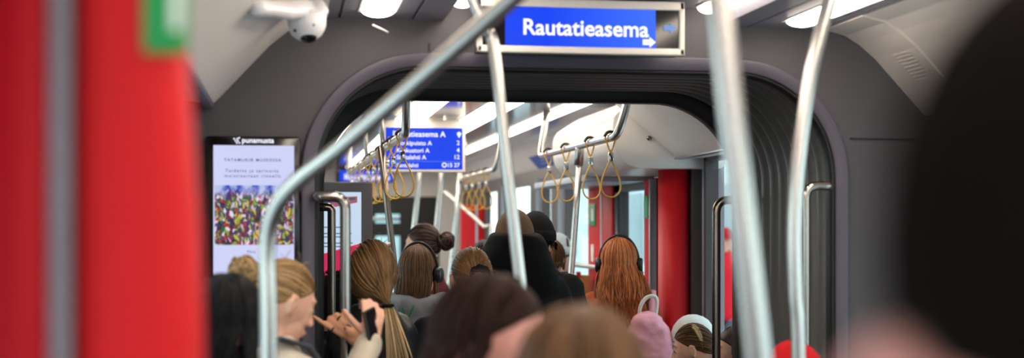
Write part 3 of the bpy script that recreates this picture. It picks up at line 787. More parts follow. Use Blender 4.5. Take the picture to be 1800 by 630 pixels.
HA, HB, HC_ = .077, .097, .107      # skull half axes
SKC = V((0, -.006, .018))
def sk(d, k=1.0):
    return SKC + V((d.x * HA * k, d.y * HB * k, d.z * HC_ * k))
def dirn(th, ph):   # theta from crown, phi 0 = face, 180 = back
    return V((sin(th) * sin(ph), sin(th) * cos(ph), cos(th)))
def zlim(y, low): 
    return low + (y + 1) * (-.05 - low) if y < 0 else -.05 + y * .62
def in_hair(d, low=-.5): return d.z > zlim(d.y, low)
def slerp(a, b, t):
    w = math.acos(max(-1, min(1, a.dot(b))))
    if w < 1e-4: return a.copy()
    return ((a * sin((1 - t) * w) + b * sin(t * w)) / sin(w)).normalized()
def cap(mb, k=1.05, low=-.5, nu=72, nv=22):
    """scalp shell with a smooth hairline: every meridian runs from the crown to the hairline"""
    top, rings = [], []
    ends = []
    for j in range(nu):
        ph = 2 * pi * j / nu; lo, hi = .2, radians(150)
        for _ in range(24):
            m = (lo + hi) / 2
            if in_hair(dirn(m, ph), low): lo = m
            else: hi = m
        ends.append(lo)
    outer = [[sk(dirn(ends[j] * i / nv, 2 * pi * j / nu), k - (.02 if i == nv else 0)) for j in range(nu)] for i in range(1, nv + 1)]
    inner = [[SKC + (p - SKC) * .94 for p in r] for r in reversed(outer)]
    mb.loft([[sk(dirn(.01, 2 * pi * j / nu), k) for j in range(nu)]] + outer + inner)
def taper(n, r): return [r * (.35 + .65 * min(1, (i + 1) / (n * .25))) * (1 if i < n * .6 else 1 - .8 * (i - n * .6) / (n * .4)) for i in range(n)]
def hair_long(rng, n=280, L=(.2, .3), wave=.006, freq=25, vol=.10, r=.0055, out=.02, low=-.5, front=66, fall=0.14, sway=0, flare=0):
    mb = MB(); cap(mb, 1.04, low)
    for q in range(n):
        side = rng.choice((-1, 1)); ph0 = radians(rng.uniform(15, 180)); th0 = radians(rng.uniform(4, 75 if ph0 > radians(front) else 42))
        phe = max(ph0, radians(front + rng.uniform(0, 12)))
        am = rng.uniform(.3, 1.4); k0 = 1.035 + rng.random() * .03; kv = vol * rng.uniform(.3, 1.0); pts = []
        ph_a, ph_f = rng.uniform(0, 6.28), rng.uniform(.6, 1.35) * freq
        the = radians(98)
        for i in range(9):
            t = i / 8; th = th0 + (the - th0) * t; ph = ph0 + (phe - ph0) * min(1, th / radians(62))
            d = dirn(th, side * ph); pts.append(sk(d, k0 + kv * min(1, th / radians(70))))
        e = pts[-1].copy(); Ln = rng.uniform(*L); ns = max(4, int(Ln / .022))
        back = abs(phe) > radians(105)
        for i in range(1, ns + 1):
            t = i / ns; z = e.z - Ln * t
            w = min(1, (i * .022) / .14)
            yb = -(fall + out * rng.random() * .5 + (.02 if z < -.16 else 0)) if back else e.y * (1 - w) + (-.055) * w
            if back: y = e.y * (1 - w) + min(yb, e.y) * w if e.y > yb else e.y
            else: y = yb
            x = e.x * (1 + flare * t) + sway * t + (0 if back else side * .018 * w)
            a = wave * min(1, 2 * t) * am
            pts.append(V((x + a * sin(ph_f * z + ph_a), y + a * cos(ph_f * z * .9 + ph_a * 1.7), z)))
        for i in range(2, len(pts)):   # slight overall waviness on the skull part as well
            pts[i] = pts[i] + V((rng.uniform(-1, 1), rng.uniform(-1, 1), 0)) * .0008
        mb.tube(pts, taper(len(pts), r * rng.uniform(.6, 1.25)), 5, flat=.7)
    return mb
def hair_tie(rng, T, n=260, vol=.06, r=.005, low=-.55, tail=None, bun=0, wisps=12):
    """hair swept to a tie point T (head space); tail = (length, spread, dx, dy) or bun radius"""
    mb = MB(); cap(mb, 1.03, low); T = V(T); Td = V(((T.x - SKC.x) / HA, (T.y - SKC.y) / HB, (T.z - SKC.z) / HC_)).normalized()
    c = 0
    while c < n:
        d = dirn(math.acos(rng.uniform(-.6, 1)), rng.uniform(-pi, pi))
        if not in_hair(d, low): continue
        if d.dot(Td) > .93: continue
        c += 1; k0 = 1.035 + .02 * rng.random(); kv = vol * rng.random(); pts = []
        for i in range(11):
            t = i / 10; p = sk(slerp(d, Td, t * .97), k0 + kv * sin(pi * min(1, t * 1.05)))
            if t > .7: p = p.lerp(T + V((rng.uniform(-1, 1), rng.uniform(-1, 1), rng.uniform(-1, 1))) * .010, (t - .7) / .3)
            pts.append(p)
        mb.tube(pts, [r * rng.uniform(.6, 1.2) * q for q in [.4, .8] + [1] * 7 + [.9, .7]], 5, flat=.7)
    if tail:
        Ln, sp, dx, dy = tail
        for q in range(int(n * .55)):
            o = V((rng.gauss(0, .35), rng.gauss(0, .35), 0)) * sp; ns = 12; pts = []; l = Ln * rng.uniform(.75, 1.05)
            for i in range(ns + 1):
                t = i / ns
                pts.append(T + V((o.x * (.35 + 1.1 * sin(pi * min(.62, t))) + dx * t, dy * (1 - (1 - t) ** 2) + o.y * (.35 + .9 * t) - .02 * sin(pi * t), .012 * sin(pi * t * .5) - l * t)))
            mb.tube(pts, taper(ns + 1, r * rng.uniform(.6, 1.2)), 5, flat=.7)
    if bun:
        c0 = T + (T - SKC).normalized() * bun * .75
        mb.ell(c0, (bun * .8,) * 3, 12, 8)
        for q in range(int(46)):
            a = V((rng.gauss(0, 1), rng.gauss(0, 1), rng.gauss(0, 1))).normalized(); b = a.orthogonal().normalized(); cc = a.cross(b)
            rr = bun * rng.uniform(.78, 1.0); h = bun * rng.uniform(-.3, .3); st = rng.uniform(0, 6.28); ln = rng.uniform(2, 4.5)
            pts = [c0 + (b * cos(st + ln * i / 10) + cc * sin(st + ln * i / 10)) * rr + a * (h + .006 * sin(i)) for i in range(11)]
            mb.tube(pts, taper(11, r * 1.3), 5, flat=.7)
    for q in range(wisps):
        d = dirn(radians(rng.uniform(10, 100)), radians(rng.uniform(70, 290)))
        p = sk(d, 1.05); v = d + V((rng.uniform(-.8, .8), rng.uniform(-.8, .8), rng.uniform(-.3, .8)))
        mb.tube([p, p + v * .015, p + v * .026 + V((0, 0, -.006)), p + v * .034 + V((0, 0, -.018))], [.0011, .001, .0008, .0004], 4)
    return mb
def hand_parts(mb, w, f, nrm, thumb, curls, tcurl=.5, sc=1.0, spread=.03, tdir=None):
    """w wrist, f finger direction, nrm palm-facing direction, thumb +1/-1 side along f x nrm; curls = 4 x (mcp, pip, dip) radians"""
    f = V(f).normalized(); nrm = V(nrm); nrm = (nrm - f * nrm.dot(f)).normalized(); s = f.cross(nrm) * thumb
    lens = ((.042, .026, .022), (.046, .029, .023), (.042, .027, .022), (.034, .021, .019))
    tips = []
    for i in range(4):
        off = (1.5 - i)
        k = w + f * (.088 - abs(off - .5) * .004 - (.006 if i == 3 else 0)) * sc + s * off * .0195 * sc
        mb.limb([w + s * off * .011 * sc + f * .004, w.lerp(k, .55) + s * off * .003 * sc, k], [.0145 * sc, .0125 * sc, .0098 * sc], 8)
        p = k; a = 0; pts = [p]; side_dir = (f + s * off * spread * 2).normalized()
        for ln, c in zip(lens[i], curls[i]):
            a += c; d = side_dir * cos(a) + nrm * sin(a)
            p = p + d * ln * sc; pts.append(p)
        mb.limb(pts, [.0093 * sc, .0088 * sc, .008 * sc, .0068 * sc], 8); tips.append(pts)
    b = w + f * .022 * sc + s * .024 * sc + nrm * .006
    td = V(tdir).normalized() if tdir else (f * .62 + s * .66 + nrm * .42).normalized()
    p1 = b + td * .042 * sc; td2 = (td + f * tcurl * .6 + nrm * tcurl * .6 - s * tcurl * .3).normalized(); p2 = p1 + td2 * .032 * sc; p3 = p2 + (td2 + nrm * tcurl * .3).normalized() * .026 * sc
    mb.limb([w + s * .008, b, p1, p2, p3], [.013 * sc, .0145 * sc, .0115 * sc, .0098 * sc, .0082 * sc], 8)
    mb.ell(w + f * .05 * sc, (.022 * sc, .022 * sc, .022 * sc), 10, 8)
    return tips, (p2, p3)
RELAX = [(.25, .45, .3), (.3, .5, .3), (.35, .55, .35), (.4, .6, .4)]
PEOPLE = {}
def person(key, label, px, ytop, Y, yaw=0, hyaw=0, pitch=0, roll=0, hs=1.0, extra=.012, hair=None, hmat='hair_brown', coat='black', legs='trouser_black', skin='skin', arms=None, hood=None, collar=.0,
           voxel=.0075, face=False, cx=None, wide=1.0, disp=.006, cvox=.013, group=None, hx=0, ears=True):
    top = P(px, ytop, Y)
    s = top.z / (1.45 + .25 * hs + extra)
    t = thing('person', label, 'person', group=group or ('passengers in the tram' if key != 'outside' else None))
    top.x -= hx; t.location = (top.x, Y, 0); t.rotation_euler = (0, 0, radians(yaw)); t.scale = (s, s, s)
    W = Matrix.Translation((top.x, Y, 0)) @ Matrix.Rotation(radians(yaw), 4, 'Z') @ Matrix.Diagonal((s, s, s, 1))
    hl = Matrix.Rotation(-radians(yaw), 3, 'Z') @ V((hx, 0, 0)) / s
    Mh = Matrix.Translation((hl.x, hl.y - .004, 1.45)) @ Matrix.Rotation(radians(hyaw), 4, 'Z') @ Matrix.Rotation(radians(roll), 4, 'Y') @ Matrix.Rotation(radians(-pitch), 4, 'X') @ Matrix.Translation((0, .004, .125 * hs)) @ Matrix.Diagonal((hs, hs, hs, 1))
    Wi = W.inverted()
    rng = random.Random(hash(key) % 1 + sum(map(ord, key)))
    # ---- body: one continuous surface
    mb = MB()
    def torso(rows, mbx):
        mbx.loft([[V((rx * wide * cos(2 * pi * k / 24), y + ry * sin(2 * pi * k / 24), z)) for k in range(24)] for z, rx, ry, y in rows])
    torso([(.82, .10, .08, 0), (.88, .15, .105, 0), (.96, .16, .108, 0), (1.06, .13, .092, .0), (1.2, .14, .10, 0), (1.32, .15, .095, -.004), (1.385, .13, .07, -.008), (1.43, .10, .065, -.01), (1.46, .055, .055, -.012)], mb)
    hv = lambda p: Mh @ V(p)
    mb.limb([V((0, -.012, 1.40)), V((0, -.012, 1.45)), hv((0, -.022, -.06))], [.058, .053, .052 * hs], 14)
    R3 = Mh.to_3x3(); 
    def he(c, r, nu=16, nv=12): 
        c0 = hv(c); m = MB(); m.ell((0, 0, 0), r, nu, nv); mb.add([c0 + R3 @ V(v) for v in m.v], m.f)
    he(SKC, (HA, HB, HC_), 28, 20); he((0, .028, -.05), (.056, .062, .068), 20, 14); he((0, .066, -.094), (.024, .022, .02)); he((0, .05, .0), (.062, .045, .06))
    he((.03, .062, -.025), (.026, .024, .026)); he((-.03, .062, -.025), (.026, .024, .026)); he((0, .072, .034), (.052, .022, .018))
    mb.limb([hv((0, .088, .022)), hv((0, .100, -.004)), hv((0, .109, -.027))], [.009 * hs, .0095 * hs, .0112 * hs], 10)
    he((.011, .10, -.031), (.009, .009, .008)); he((-.011, .10, -.031), (.009, .009, .008))
    he((0, .091, -.058), (.021, .011, .0065)); he((0, .088, -.068), (.018, .011, .007))
    for sg in (() if hood == 'up' or not ears else (-1, 1)):
        m = MB(); m.tube([V((sg * .076, -.004, -.032)), V((sg * .083, -.012, -.02)), V((sg * .088, -.02, .004)), V((sg * .086, -.012, .024)), V((sg * .078, .002, .022))], [.006, .007, .0065, .0065, .005], 8)
        mb.add([hv(v) for v in m.v], m.f); he((sg * .078, -.008, -.002), (.008, .014, .022), 10, 8)
    arms = arms or {}
    shp = {}; coat_mb = MB()
    hands = {}
    for sg, side in ((1, 'R'), (-1, 'L')):
        sh = V((sg * .165 * wide, -.005, 1.375))
        a = arms.get(side)
        if a:
            el = V(a['el']) if 'el' in a else None; wr = Wi @ V(a['w'])
            if el is None:
                # two-bone solve
                L1, L2 = .29, .25; dv = wr - sh; D = min(dv.length, L1 + L2 - .002); 
                hint = V(a.get('hint', (sg * .6, -.2, -1))); hint = (hint - dv.normalized() * hint.dot(dv.normalized())).normalized()
                ca = (L1 ** 2 + D ** 2 - L2 ** 2) / (2 * L1 * D); al = math.acos(max(-1, min(1, ca)))
                el = sh + (dv.normalized() * cos(al) + hint * sin(al)) * L1
                if dv.length > L1 + L2: wr = sh + dv.normalized() * (L1 + L2)
            R = Wi.to_3x3()
            f, n = R @ V(a['f']), R @ V(a['n'])
            hands[side] = hand_parts(mb, wr, f, n, a['thumb'], a.get('curls', RELAX), a.get('tcurl', .5), a.get('sc', 1.0), a.get('spread', .03), (R @ V(a['tdir'])) if 'tdir' in a else None)
        else:
            el = V((sg * .212 * wide, -.03, 1.10)); wr = V((sg * .215 * wide, .05, .865)); f = V((sg * .02, .25, -1)); n = V((-sg, .2, 0))
            hand_parts(mb, wr, f, n, 1 if (f.cross(n)).y > 0 else -1, RELAX)
        mb.limb([sh + V((-sg * .025, 0, -.012)), sh.lerp(el, .5), el, el.lerp(wr, .4), wr], [.040, .038, .034, .034, .026], 12)
        cuff = el.lerp(wr, .93)
        coat_mb.limb([sh + V((-sg * .02, 0, .0)), sh.lerp(el, .5), el, el.lerp(wr, .5), cuff], [.066, .062, .054, .05, .041], 14)
        shp[side] = (sh, el, wr)
    for sg in (-1, 1):
        hip, kn, an = V((sg * .085, 0, .88)), V((sg * .095, .012, .48)), V((sg * .10, -.015, .085))
        mb.limb([hip, hip.lerp(kn, .5), kn, kn.lerp(an, .35), an], [.085, .07, .05, .05, .034], 12)
        mb.limb([an + V((0, 0, -.03)), an + V((0, .06, -.055)), an + V((0, .13, -.062))], [.032, .03, .018], 10)
    body = mb.remesh('body', skin, voxel, t, smooth=3)
    # ---- clothes
    rows = [(.80, .17, .13, 0), (.84, .195, .145, 0), (.95, .195, .145, 0), (1.08, .178, .135, 0), (1.22, .188, .14, -.004), (1.32, .198, .14, -.01), (1.385, .18, .115, -.012), (1.43, .125, .095, -.012), (1.455 + collar * .3, .088, .085, -.01), (1.475 + collar, .082, .082, -.008)]
    torso(rows, coat_mb)
    if hood == 'down':
        coat_mb.limb([V((-.11, .02, 1.44)), V((-.115, -.05, 1.45)), V((-.06, -.11, 1.425)), V((0, -.125, 1.40)), V((.06, -.11, 1.425)), V((.115, -.05, 1.45)), V((.11, .02, 1.44))], [.035, .045, .055, .06, .055, .045, .035], 12)
        coat_mb.ell((0, -.135, 1.34), (.10, .05, .09))
    if hood == 'up':
        rr = [[V((rx * cos(2 * pi * k / 24), y + ry * sin(2 * pi * k / 24), z + .006 * sin(2 * pi * k / 24))) for k in range(24)] for z, rx, ry, y in [(1.36, .19, .12, -.02), (1.42, .185, .135, -.025), (1.48, .160, .145, -.03), (1.535, .138, .140, -.03), (1.575, .122, .128, -.03), (1.600, .108, .117, -.03), (1.610, .097, .106, -.03)]]
        coat_mb.loft(rr)
    co = coat_mb.remesh('jacket', coat, cvox, t, smooth=3, disp=disp, seed=len(PEOPLE))
    lg = MB(); torso([(.78, .12, .10, 0), (.84, .165, .122, 0), (.93, .172, .125, 0), (1.0, .15, .11, 0)], lg)
    for sg in (-1, 1):
        hip, kn, an = V((sg * .088, 0, .86)), V((sg * .098, .012, .48)), V((sg * .102, -.012, .10))
        lg.limb([hip, hip.lerp(kn, .5), kn, kn.lerp(an, .5), an], [.094, .084, .068, .062, .056], 14)
    lg.remesh('trousers', legs, .016, t, smooth=3, disp=.005, seed=3)
    for sg in (-1, 1):
        sm = MB(); rr = []
        for y, w_, h in ((-.075, .022, .05), (-.065, .036, .085), (-.02, .040, .10), (.04, .043, .075), (.10, .047, .058), (.155, .04, .045), (.185, .022, .028)):
            rr.append([V((sg * .105 + w_ * cos(2 * pi * k / 16), y, max(.0, h / 2 + h / 2 * 1.15 * sin(2 * pi * k / 16)))) for k in range(16)])
        sm.loft(rr).build('shoe', 'shoe', t)
    # ---- hair, face
    ho = None
    if hair:
        hm = hair(rng) if callable(hair) else hair
        me = hm.mesh('hair', hmat); me.transform(Mh); ho = link('hair', me, t)
    if face:
        for sg in (-1, 1):
            m = MB(); m.ell((sg * .031, .0815, .006), (.0125, .009, .0075), 12, 8); me = m.mesh('eye', 'eye_white'); me.transform(Mh); eo = link('eye', me, t)
            m = MB(); m.ell((sg * .031, .089, .005), (.0055, .0025, .0055), 10, 6); me = m.mesh('iris', 'lash'); me.transform(Mh); link('iris', me, eo)
            m = MB(); m.tube([V((sg * .018, .088, .010)), V((sg * .031, .093, .012)), V((sg * .045, .082, .007))], [.0015, .0024, .0018], 6); me = m.mesh('eyelash', 'lash'); me.transform(Mh); link('eyelash', me, t)
            m = MB(); m.tube([V((sg * .014, .090, .033)), V((sg * .032, .0895, .039)), V((sg * .05, .075, .034))], [.0018, .0022, .0012], 6); me = m.mesh('eyebrow', hmat); me.transform(Mh); link('eyebrow', me, t)
        m = MB(); m.tube([V((-.02, .094, -.061)), V((-.008, .0995, -.058)), V((0, .1005, -.060)), V((.008, .0995, -.058)), V((.02, .094, -.061))], [.0015, .003, .003, .003, .0015], 8); m.tube([V((-.018, .092, -.068)), V((0, .0975, -.069)), V((.018, .092, -.068))], [.0015, .0035, .0015], 8)
        me = m.mesh('lips', 'lip'); me.transform(Mh); link('lips', me, t)
    PEOPLE[key] = dict(root=t, W=W, Mh=Mh, WH=W @ Mh, hands=hands, s=s, jacket=co, hair=ho)
    return PEOPLE[key]
def head_child(p, mb, name, m, sub=None):
    me = mb.mesh(name, m); me.transform(p['Mh']); return link(name, me, p['root'] if sub is None else sub)
def on_head(p, name, label, cat):
    t = bpy.data.objects.new(name, None); COL.objects.link(t); t['label'] = label; t['category'] = cat
    t.matrix_world = p['WH']; t.empty_display_size = .1
    return t

# 1 nearest head on the right
person('near', 'blurred dark-haired person in a dusky pink scarf filling the right edge', 2085, -205, .44, yaw=8, hs=1.02, hair=lambda r: hair_long(r, 300, (.07, .11), .004, 20, .10, .007, front=48, low=-.75), ears=False, hmat='hair_darkest', coat='charcoal', collar=.03)
p = PEOPLE['near']
sc_ = MB(); 
for k in range(5):
    zz = 1.417 + .030 * k; rx = .115 - .006 * k
    sc_.tube([V((rx * cos(a), -.012 + (rx + .005) * sin(a), zz + .012 * sin(2 * a + k))) for a in [2 * pi * i / 28 for i in range(28)]], .030, 10, closed=True)
sc_.remesh('scarf', 'scarf_pink', .011, p['root'], smooth=3, disp=.006)
# 2 black-haired head low left
person('blackhair', 'person with short black hair, blurred, low between the red pillar and bent pole', 400, 477, 3.35, yaw=-38, hair=lambda r: hair_long(r, 300, (.08, .15), .004, 25, .10, .006, front=50, low=-.7), ears=False, hmat='hair_black', coat='black', collar=.05)
# 3 blond woman looking at her phone
hw = P(652, 598, 4.12)
person('phone', 'blond woman in profile with messy updo looking down before the advertising screen', 473, 449, 3.9, yaw=-62, pitch=20, hair=lambda r: hair_tie(r, (0, -.115, .045), 560, .05, .0034, bun=.047, wisps=26), hmat='hair_light', coat='beige', face=True, voxel=.0055, skin='skin',
       arms={'R': dict(w=hw, f=(.10, .12, .98), n=(-.15, .95, -.1), thumb=1 if True else -1, curls=[(.5, 1.2, .7), (.6, 1.25, .8), (.7, 1.3, .8), (.8, 1.3, .8)], tcurl=.2, sc=1.0, hint=(.2, -.2, -1))})
# 9 curly brunette near
person('curly', 'person with wavy dark brown hair turned right, blurred, lower centre foreground', 852, 474, 2.4, yaw=-108, pitch=8, hair=lambda r: hair_long(r, 480, (.16, .28), .012, 34, .16, .0048, front=84, flare=.06), hmat='hair_brunette', coat='navy', face=True, voxel=.006, skin='skin_pink')
# 10 nearest front head
person('front', 'person with straight light brown hair, back of head, lowest centre foreground', 1020, 527, 1.7, yaw=4, hair=lambda r: hair_long(r, 330, (.15, .25), .003, 18, .09, .0058, front=60), hmat='hair_brown', coat='charcoal')
# 4 blonde holding the handle
hp = P(606, 560, 4.43)
person('ponytail', 'blond woman with low ponytail in black jacket gripping the left gangway handle', 652, 420, 4.86, yaw=38, hyaw=-34, wide=.9, hair=lambda r: hair_tie(r, (.045, -.105, -.095), 850, .13, .0029, wisps=16), hmat='hair_honey', coat='puffer', disp=.009, skin='skin_tan', voxel=.0055,
       arms={'L': dict(w=P(638, 600, 4.38), f=(-.74, .06, .58), n=(.15, 1, .1), thumb=1, curls=[(.05, .12, .08), (.3, 1.5, .8), (.38, 1.5, .85), (.45, 1.5, .9)], tcurl=.6, sc=1.02, hint=(.1, -.25, -1), tdir=(-.35, .75, .35))})
person('blackhood', 'person in black fuzzy hood low between the gangway handle and the blond ponytail', 583, 479, 5.75, yaw=82, hs=1.1, extra=.03, wide=.8, hair=lambda r: hair_long(r, 60, (.0, .02), .002, 20, .04, .006), hmat='hair_black', coat='black')
p = PEOPLE['blackhood']; mb = MB(); rr = []
for th, k in ((1, 1.22), (16, 1.23), (36, 1.25), (56, 1.27), (74, 1.28), (92, 1.27), (110, 1.25), (124, 1.2)):
    rr.append([sk(dirn(radians(th), 2 * pi * j / 48), k) + V((0, -.014, 0)) for j in range(48)])
mb.loft(rr); mb_ = mb
rng_ = random.Random(3)
for q in range(420):
    d = dirn(radians(rng_.uniform(2, 120)), rng_.uniform(-pi, pi)); b_ = sk(d, 1.25); v_ = (d + V((rng_.uniform(-.6, .6), rng_.uniform(-.6, .6), rng_.uniform(-.6, .6)))).normalized()
    mb.tube([b_, b_ + v_ * .008, b_ + v_ * .015], [.0022, .0018, .0006], 4)
o_ = mb.mesh('fuzzy_hood', 'dark_wool'); o_.transform(p['Mh']); link('fuzzy_hood', o_, p['root'])
# 6 grey hoodie
person('hoodie', 'person in grey hoodie with green lettering and black headphones', 736, 428, 6.0, yaw=-6, hyaw=-20, hair=lambda r: hair_long(r, 760, (.09, .15), .007, 26, .09, .003, front=62, fall=.115), hmat='hair_mid', coat='hoodie_grey', hood='down', cvox=.011)
# 7 low bun, black jacket
person('bun', 'person with brown hair tied by a black scrunchie, broad black jacket', 828, 433, 5.2, yaw=6, hair=lambda r: hair_tie(r, (-.008, -.112, .012), 800, .05, .003, bun=.026, tail=(.05, .03, -.045, -.02), wisps=18), hmat='hair_blond', coat='navy', hood='down', wide=1.2)
# 8 shaved head, hood
person('shaved', 'tall person with close-shaved sandy head and raised black hood', 904, 367, 5.75, yaw=0, extra=.004, hs=1.02, hair=lambda r: (lambda m: (cap(m, 1.022, -.62), m)[1])(MB()), hmat='buzz', coat='black', hood='up', wide=1.1)
# 11 redhead
person('redhead', 'long wavy red-haired person in rust jacket with headphones and pink backpack', 1088, 416, 6.5, yaw=-14, hair=lambda r: hair_long(r, 1000, (.14, .38), .016, 19, .15, .0030, front=62, flare=.30, sway=.02), hmat='hair_red', coat='rust', wide=.9)
# 5 dark bun, looking left
person('darkbun', 'dark-haired person with loose bun facing left beyond the grey hoodie', 742, 393, 7.9, yaw=62, hair=lambda r: hair_tie(r, (0, -.11, .03), 240, .09, .005, bun=.05, wisps=20), hmat='hair_umber', coat='burgundy', face=True)
# 12 group right of the shaved head
person('darkhat', 'person in black knitted hat just behind the shaved head', 942, 372, 6.3, yaw=-10, hair=lambda r: hair_long(r, 120, (.01, .04), .002, 20, .05, .006), hmat='hair_black', coat='black')
person('bob', 'brown-haired person with short bob between shaved head and white beanie', 967, 419, 7.55, yaw=-28, hair=lambda r: hair_long(r, 240, (.01, .05), .002, 20, .08, .0055, front=70), hmat='hair_brown', coat='black', face=True)
person('beanie', 'person in pale knitted beanie seen in profile facing right', 982, 410, 8.1, yaw=-72, hair=lambda r: hair_long(r, 100, (.0, .03), .002, 20, .03, .006), hmat='hair_brown', coat='navy', face=True, skin='skin_pink')
person('greyhat', 'distant person in dark grey cap below the diagonal bar', 850, 421, 9.6, yaw=0, hair=lambda r: hair_long(r, 100, (.0, .03), .002, 20, .03, .006), hmat='hair_darkest', coat='charcoal')
# 13 children low right
person('whitecap', 'person in white cloth hat low beside the red pillar', 1216, 554, 6.25, yaw=80, wide=.75, hs=1.28, extra=.02, hair=lambda r: hair_long(r, 120, (.02, .06), .003, 20, .05, .006), hmat='hair_blond', coat='beige', face=True)
person('child', 'brown-haired person with a fair streak in front of the white hat', 1226, 568, 5.95, yaw=66, wide=.75, pitch=10, hs=1.24, hair=lambda r: hair_tie(r, (.02, -.11, -.02), 240, .06, .0055, tail=(.12, .03, 0, -.02), wisps=0), hmat='hair_brown', coat='navy', face=True)
person('child2', 'brown-haired person half hidden behind the thick pole and right gangway frame', 1291, 573, 5.70, yaw=86, hs=1.2, wide=.85, hair=lambda r: hair_long(r, 220, (.04, .1), .003, 20, .08, .0055, front=70), hmat='hair_umber', coat='charcoal', face=True)
person('redcap', 'person in red knitted hat low between the two right poles', 1390, 597, 3.85, yaw=20, hs=1.22, extra=.02, hair=lambda r: hair_long(r, 120, (.02, .06), .003, 20, .05, .006), hmat='hair_umber', coat='navy')
# 15 outside
person('outside', 'person in red cap and red jacket outside the right window', 1277, 398, 13.0, yaw=150, extra=.02, hair=lambda r: hair_long(r, 100, (.01, .04), .002, 20, .05, .007), hmat='hair_umber', coat='red_jacket', legs='denim', face=True)

# ---- hats (worn: children of their people)
def beanie(p, m, name='knitted_hat', k=1.13, low=-.1, fold=True, h=1.0):
    mb = MB(); rr = []
    for th in [radians(a) for a in (1, 10, 22, 36, 50, 64, 76, 86, 94)]:
        rr.append([sk(dirn(th, 2 * pi * j / 64), k + .008 * (j % 2)) * 1 + V((0, -.012 * sin(th) + 0, .0)) for j in range(64)])
    mb.loft(rr)
    if fold:
        rr = []
        for th, kk in ((74, k + .0), (74, k + .05), (84, k + .065), (95, k + .05), (95, k)):
            rr.append([sk(dirn(radians(th), 2 * pi * j / 64), kk + .01 * (j % 2)) + V((0, -.012, 0)) for j in range(64)])
        mb.loft(rr, caps=False)
    return head_child(p, mb, name, m)
beanie(PEOPLE['darkhat'], 'dark_wool'); beanie(PEOPLE['beanie'], 'grey_wool'); beanie(PEOPLE['redcap'], 'red_wool')
def capp(p, m, brim=True):
    mb = MB(); rr = []
    for th in [radians(a) for a in (1, 14, 30, 48, 64, 78, 88)]:
        rr.append([sk(dirn(th, 2 * pi * j / 40), 1.12 - .02 * cos(th)) for j in range(40)])
    mb.loft(rr)
    o = head_child(p, mb, 'cap', m)
    if brim:
        b = MB(); rr = []
        for i in range(9):
            a = radians(-62 + 124 * i / 8); e = cos(a * 1.25)
            d = V((sin(a) * HA * 1.14, cos(a) * HB * 1.14, .026)); q = d + V((0, .07 * max(0, e), -.012 * max(0, e) + .0))
            rr.append([d, q, q + V((0, 0, .004)), d + V((0, 0, .006))])
        b.loft(rr); head_child(p, b, 'brim', m, o)
    return o
capp(PEOPLE['greyhat'], 'charcoal'); capp(PEOPLE['outside'], 'red_wool')
# white cloth bucket-style hat
p = PEOPLE['whitecap']; mb = MB(); rr = []
for th, k in ((1, 1.16), (12, 1.17), (26, 1.19), (42, 1.2), (58, 1.19), (74, 1.18), (88, 1.17), (100, 1.2), (108, 1.27), (113, 1.33)):
    rr.append([sk(dirn(radians(th), 2 * pi * j / 40), k + .012 * sin(5 * 2 * pi * j / 40 + th * .1)) for j in range(40)])
mb.loft(rr); head_child(p, mb, 'cloth_hat', 'white_wool')
gl = MB()
for sg in (-1, 1):
    gl.tube([V((sg * .031 + .020 * cos(a), .106, .003 + .017 * sin(a))) for a in [2 * pi * i / 20 for i in range(20)]], .0017, 6, closed=True)
    gl.tube([V((sg * .051, .105, .008)), V((sg * .075, .06, .008)), V((sg * .082, -.005, .012))], .0018, 6)
gl.tube([V((-.011, .107, .006)), V((0, .109, .009)), V((.011, .107, .006))], .0017, 6); head_child(p, gl, 'glasses', 'dark')
# fair streak in the child's hair
p = PEOPLE['child']; st = MB(); rng = random.Random(4)
for q in range(26):
    d = dirn(radians(rng.uniform(5, 35)), radians(rng.uniform(-140, -100))); T = dirn(radians(100), radians(-120)); pts = [sk(slerp(d, T, i / 9), 1.065 + .03 * sin(pi * i / 9)) for i in range(10)]
    st.tube(pts, taper(10, .0042), 5)
head_child(p, st, 'fair_streak', 'hair_ash', p['hair'])

# ---- headphones
def headphones(p, label, m='dark', k=1.0):
    t = on_head(p, 'headphones', label, 'headphones')
    band = MB(); pts = [V((.094 * k * cos(a), -.012, .0 + .135 * k * sin(a))) for a in [pi * i / 24 for i in range(25)]]
    band.tube(pts, [.0045] * 25, 8, flat=1.4); 
    me = band.mesh('headband', m); link('headband', me, t)
    for sg in (-1, 1):
        c = MB(); c.tube([V((sg * .083 * k, -.012, -.006)), V((sg * .089 * k, -.012, -.006)), V((sg * .106 * k, -.012, -.006)), V((sg * .112 * k, -.012, -.006))], [.030, .037, .036, .028], 20)
        cu = link('ear_cup', c.mesh('ear_cup', m), t)
        c = MB(); c.tube([V((sg * .086, -.012 + .026 * cos(a), -.006 + .030 * sin(a))) for a in [2 * pi * i / 20 for i in range(20)]], .011, 8, closed=True)
        link('ear_pad', c.mesh('ear_pad', 'black'), cu)
    return t
mat('hp_grey', '2c3036', .35, var=.1)
headphones(PEOPLE['hoodie'], 'dark grey over-ear headphones worn over the grey-hooded head', 'hp_grey', 1.04)
headphones(PEOPLE['redhead'], 'black over-ear headphones worn on long red hair', 'dark', 1.06)

# ---- scrunchies
p = PEOPLE['bun']; mb = MB()
mb.tube([V((-.0 + .026 * cos(a), -.128 + .008 * sin(3 * a), .030 + .020 * sin(a))) for a in [2 * pi * i / 24 for i in range(24)]], [.012 + .003 * sin(5 * i) for i in range(24)], 8, closed=True)
mb.tube([V((-.02, -.128, .04)), V((.0, -.135, .055)), V((.028, -.13, .045)), V((.045, -.12, .03))], [.01, .016, .016, .008], 10)
head_child(p, mb, 'scrunchie', 'dark_wool')
p = PEOPLE['ponytail']; mb = MB()
mb.tube([V((.045 + .017 * cos(a), -.108 + .017 * sin(a), -.10)) for a in [2 * pi * i / 20 for i in range(20)]], .006, 8, closed=True); head_child(p, mb, 'hair_tie', 'dark_wool')
